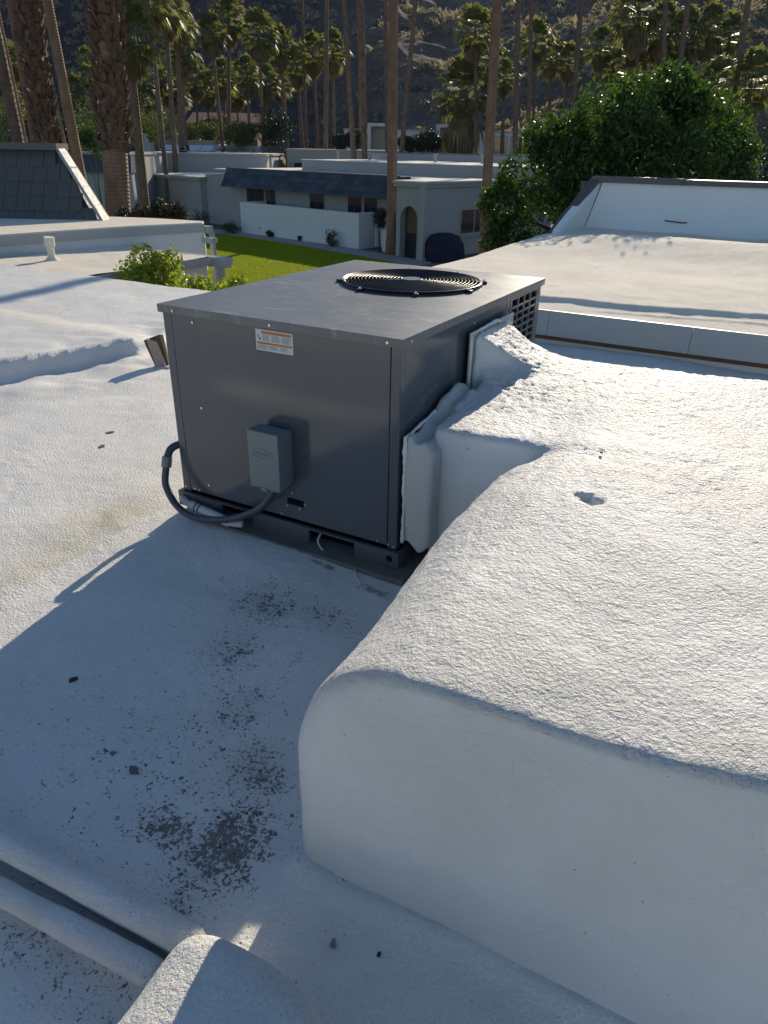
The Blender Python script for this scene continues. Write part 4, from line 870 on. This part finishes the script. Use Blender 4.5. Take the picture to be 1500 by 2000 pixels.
mb = MB(); mb.prism([(-.35, z_ - 1.0), (.0, z_ + .05), (.6, z_ + .05), (.6, z_ - 1.0)], 'x', -hw_ - .1, hw_ + .1); mb.build('mansard', SHBLUE, E_)
# long modern house below the hillside
E_, hw_, z_ = far_house('hillside_house', 'long pale modern house at the foot of the hillside', 86, 672, 1060, 257, 8, WHITE2, 2.6)
for (xa, xb_) in ((725, 757), (858, 890)):
    a, b_ = aty(xa, 260, 86)[0] - E_.location.x, aty(xb_, 260, 86)[0] - E_.location.x
    mb = MB(); mb.box(a - .35, a, -1.3, -.003, 0, z_ + .35).box(b_, b_ + .35, -1.3, -.003, 0, z_ + .35).box(a - .35, b_ + .35, -1.3, -.003, z_ + .353, z_ + .65); P0_ = mb.build('portal', WHITE2, E_)
    mb = MB(); mb.box(a, b_, -.2, -.006, .1, z_ + .3); mb.build('portal_recess', BEIGE, P0_)
for (xa, xb_, mt) in ((808, 826, GLASS), (895, 925, BEIGE), (965, 990, GLASS), (1000, 1030, GLASS), (684, 720, GLASS)):
    a, b_ = aty(xa, 260, 86)[0] - E_.location.x, aty(xb_, 260, 86)[0] - E_.location.x
    mb = MB(); mb.box(a - .1, b_ + .1, -.08, -.003, z_ - 2.0, z_ - .3); wn = mb.build('window', TRIM, E_); mb = MB(); mb.box(a, b_, -.10, -.083, z_ - 1.9, z_ - .4); mb.build('pane', mt, wn)
# red-roofed lodge among the palms
a, b_ = aty(375, 226, 120), aty(500, 226, 120); E_ = empty('lodge', (float(a[0] + b_[0]) / 2, 120, 3)); tag(E_, 'low dark lodge with reddish roof among the distant palms', 'house')
hw_ = float(b_[0] - a[0]) / 2; zt_ = float(a[2]) - 3
mb = MB(); mb.box(-hw_, hw_, 0, 8, 0, zt_ - 1); mb.build('wall', BROWN, E_); mb = MB(); mb.prism([(-1.2, zt_ - 1), (4, zt_ + .6), (9.2, zt_ - 1)], 'x', -hw_ - .8, hw_ + .8); mb.build('roof', RUST, E_)
for k in range(6): mb = MB(); mb.box(-hw_ + 1 + k * 1.6, -hw_ + 1.8 + k * 1.6, -.06, -.003, zt_ - 3, zt_ - 1.4); mb.build('window', GLASS, E_)

# ================================================================== hillside
def hill_z(x, y):
    az_ = np.degrees(np.arctan2(x, y)); r = np.hypot(x, y)
    right = sst(az_, -6, 2)
    r0 = 175 + (96 - 175) * right + 14 * np.sin(az_ * .21 + 1); slope = np.tan(np.radians(36 - 19 * right)); 
    z = np.clip(r - r0, 0, None) * slope
    z = np.minimum(z, 62 + 14 * np.sin(az_ * .13) + .12 * np.clip(r - 180, 0, 400)) if True else z
    p = np.c_[x.ravel(), y.ravel(), np.zeros(x.size)]
    k = sst(r, 90, 150)
    z = z + k * ((7.0 * fbm(p * .016, 4) + 2.4 * fbm(p * .07, 3)).reshape(x.shape)) + 3.0 * sst(r, 72, 95) + .5 * k * fbm(p * .3, 2).reshape(x.shape)
    return z - .35
ta = np.radians(np.linspace(-58, 58, 420)); rrad = np.concatenate([np.linspace(62, 260, 300), np.linspace(262, 420, 60)])
A_, R_ = np.meshgrid(ta, rrad, indexing='ij'); X_, Y_ = R_ * np.sin(A_), R_ * np.cos(A_); Z_ = hill_z(X_, Y_)
nu, nv = X_.shape; i = (np.arange(nu - 1)[:, None] * nv + np.arange(nv - 1)[None, :]).ravel()
def m_hill():
    m, t, b = newmat('rocky desert slope'); v = coords(t)
    f = noise(t, v, .09, 6, .65); g = noise(t, v, .8, 6, .7); sx = t.nodes.new('ShaderNodeSeparateXYZ'); t.links.new(v, sx.inputs[0]); left_shade = ramp(t, math_(t, 'ADD', math_(t, 'MULTIPLY', sx.outputs[0], .01), .5), [(.25, 1), (.52, 0)]); k = math_(t, 'ADD', math_(t, 'MULTIPLY', f, .5), math_(t, 'MULTIPLY', g, .5))
    c = ramp(t, k, [(.32, (.06, .048, .042)), (.5, (.14, .107, .087)), (.68, (.33, .25, .185))]); c = mix(t, math_(t, 'MULTIPLY', left_shade, .75), c, (.032, .032, .046)); t.links.new(c, b.inputs['Base Color']); b.inputs['Roughness'].default_value = .95; b.inputs['Specular IOR Level'].default_value = .1  # navy mixed in leftward: shade and haze put into the rock colour
    n = bump(t, noise(t, v, .5, 6, .7), 1.0, .9); n = bump(t, noise(t, v, 2.6, 5, .7), .9, .3, n); t.links.new(n, b.inputs['Normal']); return m
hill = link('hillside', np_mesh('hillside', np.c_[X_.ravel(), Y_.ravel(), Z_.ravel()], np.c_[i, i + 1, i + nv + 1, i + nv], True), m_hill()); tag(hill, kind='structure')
# scrub on the slope, one mass
rs_ = np.random.RandomState(12); n = 5200
aa = np.radians(rs_.uniform(-34, 34, n)); rr2 = 88 + 150 * rs_.rand(n) ** 1.1; bx_, by_ = rr2 * np.sin(aa), rr2 * np.cos(aa); bz_ = hill_z(bx_, by_); keep = (bz_ > 1.5) & ((vnoise(np.c_[bx_ * .05, by_ * .05, bx_ * 0]) + rs_.rand(n) * 1.2) > .15)
bx_, by_, bz_ = bx_[keep], by_[keep], bz_[keep]; n = len(bx_); sz = rs_.uniform(.4, 1.5, n) * (1 + .3 * (rr2[keep] > 150)); m_ = 34
d = rs_.normal(size=(n, m_, 3)); d /= np.linalg.norm(d, axis=2)[:, :, None]; d[:, :, 2] = np.abs(d[:, :, 2]); q = rs_.uniform(.55, 1, (n, m_, 1))
c = np.stack([bx_, by_, bz_], 1)[:, None, :] + d * q * sz[:, None, None] * np.array([1, 1, .75]); a = rs_.normal(size=(n, m_, 3)) * (sz * .24)[:, None, None]; b_ = rs_.normal(size=(n, m_, 3)) * (sz * .24)[:, None, None]
V = np.stack([c - a, c + b_, c + a], 2).reshape(-1, 3)
tag(link('desert_scrub', np_mesh('desert_scrub', V, np.arange(len(V)).reshape(-1, 3)), DESERT_L), 'dry pale scrub dotted over the rocky hillside', 'scrub', kind='stuff')

# ================================================================== palms
def palm_leaf(r, base, d, L, fan, droop, nb=12, dead=False):
    d = d.normalized(); side = d.cross(Vector((0, 0, 1)))
    side = side.normalized() if side.length > .05 else Vector((1, 0, 0)); upv = side.cross(d).normalized()
    tip = base + d * L; V = []; Fq = []
    a = side * .02
    V += [base - a, base + a, tip + a * .5, tip - a * .5]; Fq.append((0, 1, 2, 3))
    for k in range(nb):
        t = (k + .5) / nb * 2 - 1; an = t * 1.45; dirv = d * math.cos(an) + side * math.sin(an); ln = fan * (1 - .28 * abs(t)) * r.uniform(.85, 1.1)
        mid = tip + dirv * ln * .6 + upv * (.06 - .05 * abs(t)) ; end = tip + dirv * ln + Vector((0, 0, -droop * ln * r.uniform(.6, 1.3)))
        wv = (d * -math.sin(an) + side * math.cos(an)) * (fan * .085)
        j = len(V); V += [tip, mid - wv, end, mid + wv]; Fq.append((j, j + 1, j + 2, j + 3))
    return V, Fq
def crown_mesh(seed, n, R, e0, e1, fan, droop, L0=.55):
    r = random.Random(seed); V = []; Fq = []
    for i in range(n):
        a = i * 2.39996 + r.uniform(-.2, .2); t = (i + .5) / n; el = math.radians(e0 + (e1 - e0) * t + r.uniform(-8, 8)); L = R * L0 * r.uniform(.8, 1.15)
        d = Vector((math.cos(a) * math.cos(el), math.sin(a) * math.cos(el), math.sin(el))); v, f = palm_leaf(r, Vector((0, 0, -.25 * t)), d, L, R * fan, droop)
        b = len(V); V += [tuple(x) for x in v]; Fq += [tuple(b + k for k in q) for q in f]
    return np_mesh('palm_crown', V, Fq)
CROWNS = [crown_mesh(s, 46, 1.5, 85, -45, .55, .35) for s in (1, 2, 3)]
SKIRTS = [crown_mesh(s + 20, 34, 1.2, -55, -86, .5, .5, .5) for s in (1, 2)]
SKIRT_LONG = crown_mesh(31, 60, 1.9, -62, -88, .5, .5, .55)
palms = []
def palm(base, top, r0, r1, label, scale=1.0, crown=True, skirt=True, mat=None, long_skirt=False, bend=0.0, group='fan palms around the houses', seed=0):
    base = np.array(base, float); top = np.array(top, float); E_ = empty('fan_palm', base); tag(E_, label, 'palm tree', group)
    rel = top - base; P = []; n = 14
    for i in range(n + 1):
        t = i / n; q = rel * t; q[0] += bend * math.sin(t * math.pi); P.append(tuple(q))
    mb = MB(); mb.tube(P, [r0 * (1.25 if i == 0 else 1.0) + (r1 - r0) * i / n for i in range(n + 1)], 12); mb.build('trunk', mat or TRUNK, E_)
    rz = seed * 1.7
    if crown:
        o = link('crown', CROWNS[seed % 3], PALM_L, E_, tuple(rel), (0, 0, rz)); o.scale = (scale,) * 3
    if skirt:
        o = link('skirt', SKIRT_LONG if long_skirt else SKIRTS[seed % 2], SKIRT, E_, (rel[0], rel[1], rel[2] - .35 * scale), (0, 0, rz)); o.scale = (scale,) * 3
    palms.append(E_); return E_
def gz(x, y): return float(hill_z(np.array([[x]]), np.array([[y]]))[0, 0]) if math.hypot(x, y) > 64 else 0.0
# tall near trunks: (x at top of frame, x low, y low, distance, height, radius, label, bark)
def lean_palm(xt, xl, yl, Y, H, r, label, mat=TRUNK_S, seed=0, **k):
    a, b_ = aty(xt, 0, Y), aty(xl, yl, Y); s = (a[0] - b_[0]) / (a[2] - b_[2]); 
    bx0 = b_[0] - s * b_[2]; g = gz(bx0, Y)
    return palm((bx0 + s * g, Y, g), (bx0 + s * H, Y, H), r, r * .72, label, mat=mat, seed=seed, **k)
big1 = lean_palm(207, 232, 430, 20, 15, .33, 'thickest palm trunk, rough leaf bases above a smooth foot, left of photo', seed=1, scale=1.5)
big2 = lean_palm(52, 92, 275, 21, 14, .23, 'second thick rough palm trunk at the upper left corner', seed=2, scale=1.4)
def boots(P, z_from, r0, r1, seed, lean_to, n_rows, per):
    r = random.Random(seed); m = MB(); rel = lean_to
    for i in range(n_rows):
        t = z_from + (1 - z_from) * i / n_rows; zc = rel[2] * t; cx, cy = rel[0] * t, rel[1] * t; rad = r0 + (r1 - r0) * t
        for k in range(per):
            a = (k + .5 * (i % 2)) * 2 * math.pi / per + r.uniform(-.3, .3); rr = rad + r.uniform(-.01, .04)
            c, s = math.cos(a), math.sin(a); u = Vector((-s, c, 0)) * .075 * r.uniform(.8, 1.2); o = Vector((cx + rr * c, cy + rr * s, zc + r.uniform(-.1, .1))); out = Vector((c, s, 0)) * r.uniform(.03, .17); h = r.uniform(.10, .30)
            tw = u * r.uniform(-.5, .5)
            m.add([o - u, o + u, o + u * .5 + out + tw + Vector((0, 0, h)), o - u * .5 + out + tw + Vector((0, 0, h)), o - u - out * .5 + Vector((0, 0, -.03)), o + u - out * .5 + Vector((0, 0, -.03)), o + u * .5 + out * .55 + tw + Vector((0, 0, h)), o - u * .5 + out * .55 + tw + Vector((0, 0, h))],
                  [(0, 1, 2, 3), (4, 7, 6, 5), (0, 3, 7, 4), (1, 5, 6, 2), (3, 2, 6, 7)])
    o = m.build('leaf_bases', BOOT, P); tag(o, kind='stuff')
def rel_of(P, H):
    tr = [c for c in P.children if c.name.startswith('crown')][0]; return tr.location
z_start = float(aty(225, 292, 20)[2])
boots(big1, z_start / 15, .34, .36, 1, rel_of(big1, 15), 62, 13)
boots(big2, .1, .235, .25, 2, rel_of(big2, 14), 80, 11)
lean_palm(22, 70, 275, 23, 14, .15, 'slender smooth palm trunk just left of the second thick trunk', seed=3)
lean_palm(-22, 35, 275, 22, 14, .17, 'leaning palm trunk crossing the far left photo edge', seed=4, mat=TRUNK)
lean_palm(-8, 50, 275, 27, 15, .06, 'thinnest pale palm trunk at the far left', seed=5)
lean_palm(92, 158, 345, 30, 13, .21, 'leaning slender brown palm trunk left of the thickest trunk', seed=6)
lean_palm(66, 128, 290, 42, 18, .10, 'thin dark palm trunk behind the leaning brown trunk', seed=7)
lean_palm(768, 765, 470, 37.1, 18, .26, 'tall smooth reddish palm trunk standing at the arched white house', seed=8)
lean_palm(971, 950, 380, 29.0, 17.5, .19, 'tall reddish palm trunk just left of the green tree', seed=9)
for x, xl, Y, H, r, lab in ((638, 636, 72, 20, .22, 'tall bare trunk left of the dark pair above the white roofs'), (672, 690, 60, 20, .22, 'left trunk of the dark leaning pair above the white roofs'), (705, 712, 62, 21, .24, 'right trunk of the dark pair above the white roofs'), (752, 757, 64, 21, .2, 'dark trunk hugging the left of the tall reddish trunk'), (812, 785, 60, 20, .2, 'trunk leaning right, just right of the tall reddish trunk'), (1012, 1006, 66, 20, .24, 'dark skirted trunk right of the second tall reddish trunk'), (1038, 1031, 68, 19, .2, 'thin dark trunk left of the green tree, below a small crown'), (1136, 1112, 74, 22, .26, 'dark straight trunk rising behind the green tree left half'), (1300, 1290, 70, 20, .24, 'straight pale trunk rising above the green tree top'), (1345, 1305, 66, 20, .24, 'trunk leaning right above the green tree top'), (1462, 1418, 62, 19, .24, 'dark trunk leaning right at the upper right corner'), (590, 598, 84, 21, .18, 'thin bare trunk below the central crowns'), (697, 704, 90, 22, .14, 'thinnest bare trunk between the dark pair')):
    lean_palm(x, xl, 290, Y, H, r, lab, mat=TRUNK, seed=int(x))
# palms whose crowns show: (crown px, py, foot px, distance, crown radius px)
cl_ = [(252, 72, 266, 38, 44), (290, 6, 318, 54, 34), (322, 14, 336, 58, 34), (346, 44, 346, 62, 28), (352, 100, 358, 64, 28), (412, 66, 437, 76, 24), (447, 38, 441, 80, 27), (505, 66, 514, 76, 29), (548, 90, 562, 79, 24), (580, 128, 592, 86, 24), (612, 104, 622, 82, 25), (650, 100, 652, 78, 26),
       (928, 62, 938, 72, 30), (962, 120, 955, 76, 26), (985, 150, 985, 82, 22), (1046, 82, 1046, 82, 26), (1076, 112, 1074, 86, 23), (1112, 120, 1094, 87, 23), (1174, 92, 1168, 90, 25), (1198, 128, 1190, 92, 22), (1246, 26, 1250, 80, 40), (1292, 58, 1280, 84, 34), (1338, 66, 1335, 86, 32), (1384, 60, 1390, 88, 31), (1424, 72, 1428, 90, 28), (1236, 150, 1230, 84, 30), (1400, 165, 1400, 70, 34), (1466, 165, 1466, 60, 44), (1320, 150, 1325, 84, 30),
       (168, 112, 170, 98, 14), (176, 152, 176, 92, 18), (18, 118, 30, 60, 26), (12, 205, 20, 55, 30), (150, 178, 152, 104, 22), (206, 168, 214, 108, 22), (272, 158, 280, 96, 24), (302, 150, 306, 100, 24), (330, 170, 336, 104, 24), (382, 154, 386, 100, 23), (404, 172, 410, 108, 22), (436, 152, 440, 102, 24), (462, 176, 466, 110, 22), (482, 146, 488, 98, 24), (520, 160, 524, 104, 22), (548, 165, 556, 108, 20), (345, 190, 350, 112, 22), (290, 190, 296, 112, 22)]
ordn = ['first', 'second', 'third', 'fourth', 'fifth', 'sixth', 'seventh', 'eighth', 'ninth', 'tenth', 'eleventh', 'twelfth', 'thirteenth', 'fourteenth', 'fifteenth', 'sixteenth', 'seventeenth', 'eighteenth', 'nineteenth', 'twentieth']
up_l = sorted([c for c in cl_ if c[0] < 700 and c[1] < 130]); lo_l = sorted([c for c in cl_ if c[0] < 700 and c[1] >= 130]); up_r = sorted([c for c in cl_ if c[0] > 700])
for lst, ph in ((up_l, 'high palm crown from the left, photo left half'), (lo_l, 'low dark palm crown from the left, before the mountain foot'), (up_r, 'palm crown from the left, photo right half')):
    for k, (x, y, xf, Y, rp) in enumerate(lst):
        c = aty(x, y, Y); f = aty(xf, 288, Y); g = gz(float(f[0]), Y); sc_ = rp * Y / 1570 / 1.05
        palm((f[0], Y, g), (c[0], Y, c[2] + .15 * sc_), .17 + .05 * (k % 3), .13, ordn[k] + ' ' + ph, sc_, seed=k + int(x), skirt=True)
c = aty(905, 175, 74); f = aty(926, 290, 74)
palm((f[0], 74, gz(f[0], 74)), (c[0], 74, c[2]), .55, .45, 'stout short palm with a wide grey-green shaggy crown above the far house', 2.0, long_skirt=True, mat=TRUNK, seed=2)

# ------------------------------------------------------------------ green masses at mid distance
ml = [(240, 235, 72, 5.0, 1.9, FEATH_L, 'broad feathery pale green tree behind the thickest palm'), (185, 240, 66, 2.4, 1.8, FEATH_L, 'feathery pale green tree left of the thickest palm'), (300, 245, 76, 3.0, 1.6, FEATH_L, 'feathery green tree right of the thickest palm'), (182, 275, 45, .9, .8, TREE_L, 'dark green bush left beside the thickest palm foot'), (470, 262, 74, 1.7, 1.2, FEATH_L, 'bright olive bush right of the solar panels'), (405, 262, 80, 2.6, 1.1, FEATH_L, 'olive bush above the solar panels'), (530, 250, 76, 1.7, 2.1, DARK_L, 'dark grey-green round tree above the beige house'), (435, 255, 88, 3.0, 1.3, FEATH_L, 'farther olive bush below the red-roofed lodge'),
      (662, 275, 70, .8, .75, DARK_L, 'left dark round bush of the pair before the pale modern house'), (690, 272, 70, .75, .8, DARK_L, 'right dark round bush of the pair before the pale modern house'), (840, 275, 80, 1.3, 1.0, DARK_L, 'grey-green bush at the window of the modern house'), (800, 282, 80, 1.2, .7, DARK_L, 'low grey-green bush left of the modern house window'), (15, 245, 48, 2.0, 1.5, FEATH_L, 'pale green bush mass at the far left photo edge'), (110, 262, 56, 1.6, 1.3, FEATH_L, 'pale green bush between the thick palm trunks')]
for i, (x, y, Y, rx, rz, mt, lab) in enumerate(ml):
    p = aty(x, y, Y); shrub('garden_tree', (p[0], Y, gz(p[0], Y)), (p[0], Y, p[2]), (rx, rx * .7, rz), 22, min(rx, rz) * .5, 3000, .16 + .004 * (Y - 45), mt, 300 + i, lab, 'tree', 'garden trees beyond the lawn', aspect=.35)

# ------------------------------------------------------------------ scraps on the roof
def rz_at(u, v): return float(roof_h(np.array([[float(u)]]), np.array([[float(v)]]))[0, 0])
def scrap(name, u, v, size, mat, label, seed, flat=.35, cat='debris', elong=1.6):
    r = random.Random(seed); mb = MB(); n = 9; top = []; bot = []; ph = r.uniform(0, 6)
    for i in range(n):
        a = 2 * math.pi * i / n; rr = size * r.uniform(.55, 1.0); x, y = rr * elong * math.cos(a), rr * math.sin(a); top.append((x * .8, y * .8, size * flat * r.uniform(.6, 1.2))); bot.append((x, y, -.004))
    mb.add(bot + top + [(0, 0, size * flat * 1.2)], [(i, (i + 1) % n, n + (i + 1) % n, n + i) for i in range(n)] + [(n + i, n + (i + 1) % n, 2 * n) for i in range(n)])
    p = g2w(u, v, rz_at(u, v) + .002); return tag(mb.build(name, mat, None, p, (0, 0, ph)), label, cat)
scrap('dead_leaf', -.648, -1.108, .013, INK, 'lone dark curled leaf on the shaded roof, left of the dirt', 1, .4, 'leaf')
scrap('debris_clump', -.191, -1.278, .015, PADM, 'tan clump of debris on the shaded roof above the dark dirt', 2, .3, elong=1.8)
scrap('bolt', .596, -1.424, .009, CONN, 'small grey bolt standing on the shaded roof before the duct', 3, 2.2, 'bolt', 1.0)
scrap('debris_chip', .70, -1.395, .006, INK, 'tiny dark chip right of the small grey bolt', 4, .6)
scrap('dead_leaf', -2.35, .60, .022, PADM, 'upper of two grey flecks on the sunlit roof at left', 5, .15, 'leaf'); scrap('dead_leaf', -2.2, .40, .022, PADM, 'lower of two grey flecks on the sunlit roof at left', 6, .15, 'leaf')
scrap('dead_leaf', .735, .05, .006, INK, 'dark chip on top of the foam duct', 7, .3, 'leaf').location.z = 3.80
# dark crumbs, too many to count
rs_ = np.random.RandomState(9); n = 380; cen = [(.2, -1.36, .13, .2, .3), (.07, -1.15, .16, .16, .2), (-.1, -.95, .14, .22, .15), (-.33, -.45, .25, .2, .15), (-.4, -1.1, .5, .45, .2)]
k = rs_.choice(5, n, p=[c[4] for c in cen]); cu = np.array([cen[i][0] for i in k]) + rs_.normal(size=n) * np.array([cen[i][2] for i in k]) * .7; cv = np.array([cen[i][1] for i in k]) + rs_.normal(size=n) * np.array([cen[i][3] for i in k]) * .7
ok = (cu < .37) & (cv > -1.56) & (cv < -.12); cu, cv = cu[ok], cv[ok]; n = len(cu); hz = roof_h(cu[:, None], cv[:, None])[:, 0]
V = []; s_ = rs_.uniform(.0015, .0048, n)
dv = rs_.normal(size=(n, 4, 3)); dv /= np.linalg.norm(dv, axis=2)[:, :, None]; V = (np.c_[cu, cv, hz + s_ * .5][:, None, :] + dv * s_[:, None, None] * np.array([1.5, 1, .7])).reshape(-1, 3)
ii = np.arange(n)[:, None] * 4; F3 = np.concatenate([ii + np.array(t) for t in ((0, 1, 2), (0, 2, 3), (0, 3, 1), (1, 3, 2))])
tag(link('dirt_crumbs', np_mesh('dirt_crumbs', V, F3), INK, None, **GRID), 'dark crumbs of dirt strewn over the shaded roof', 'dirt', kind='stuff')
# split scrap behind the unit
p = g2w(-3.14, 1.84, 0); SP = empty('broken_scrap', (p[0], p[1], 3.06)); tag(SP, 'brown splintered scrap standing on the roof behind the unit left edge', 'debris')
zz = rz_at(-3.14, 1.84) - 3.06
mb = MB(); mb.hexa([(-.03, -.01, zz), (.05, -.01, zz), (.05, .02, zz), (-.03, .02, zz), (-.10, .03, zz + .22), (-.02, .03, zz + .20), (-.02, .06, zz + .20), (-.10, .06, zz + .22)]); mb.build('pale_face', m_paint('pale split wood', (.45, .33, .26), .7, .3, .2, 20, .4), SP)
mb = MB(); mb.hexa([(-.05, .022, zz), (.06, .022, zz), (.06, .07, zz), (-.05, .07, zz), (-.13, .062, zz + .20), (.0, .062, zz + .25), (.02, .10, zz + .24), (-.12, .10, zz + .19)]); mb.build('bark_side', BROWN, SP)
mb = MB(); mb.box(-.05, .08, -.03, .09, zz - .02, zz + .012); mb.build('foam_foot', TAPE, SP)

def m_haze():
    m = bpy.data.materials.new('haze air'); m.use_nodes = True; t = m.node_tree; t.nodes.clear()
    o = t.nodes.new('ShaderNodeOutputMaterial'); v = t.nodes.new('ShaderNodeVolumePrincipled'); v.inputs['Color'].default_value = (.55, .74, 1, 1); v.inputs['Density'].default_value = .00007; v.inputs['Anisotropy'].default_value = .2
    t.links.new(v.outputs[0], o.inputs['Volume']); return m
mb = MB(); mb.box(-430, 430, -60, 470, -2.2, 130); hz_ = mb.build('haze', m_haze()); tag(hz_, 'thin blue haze in the air before the hillside', 'haze', kind='stuff')
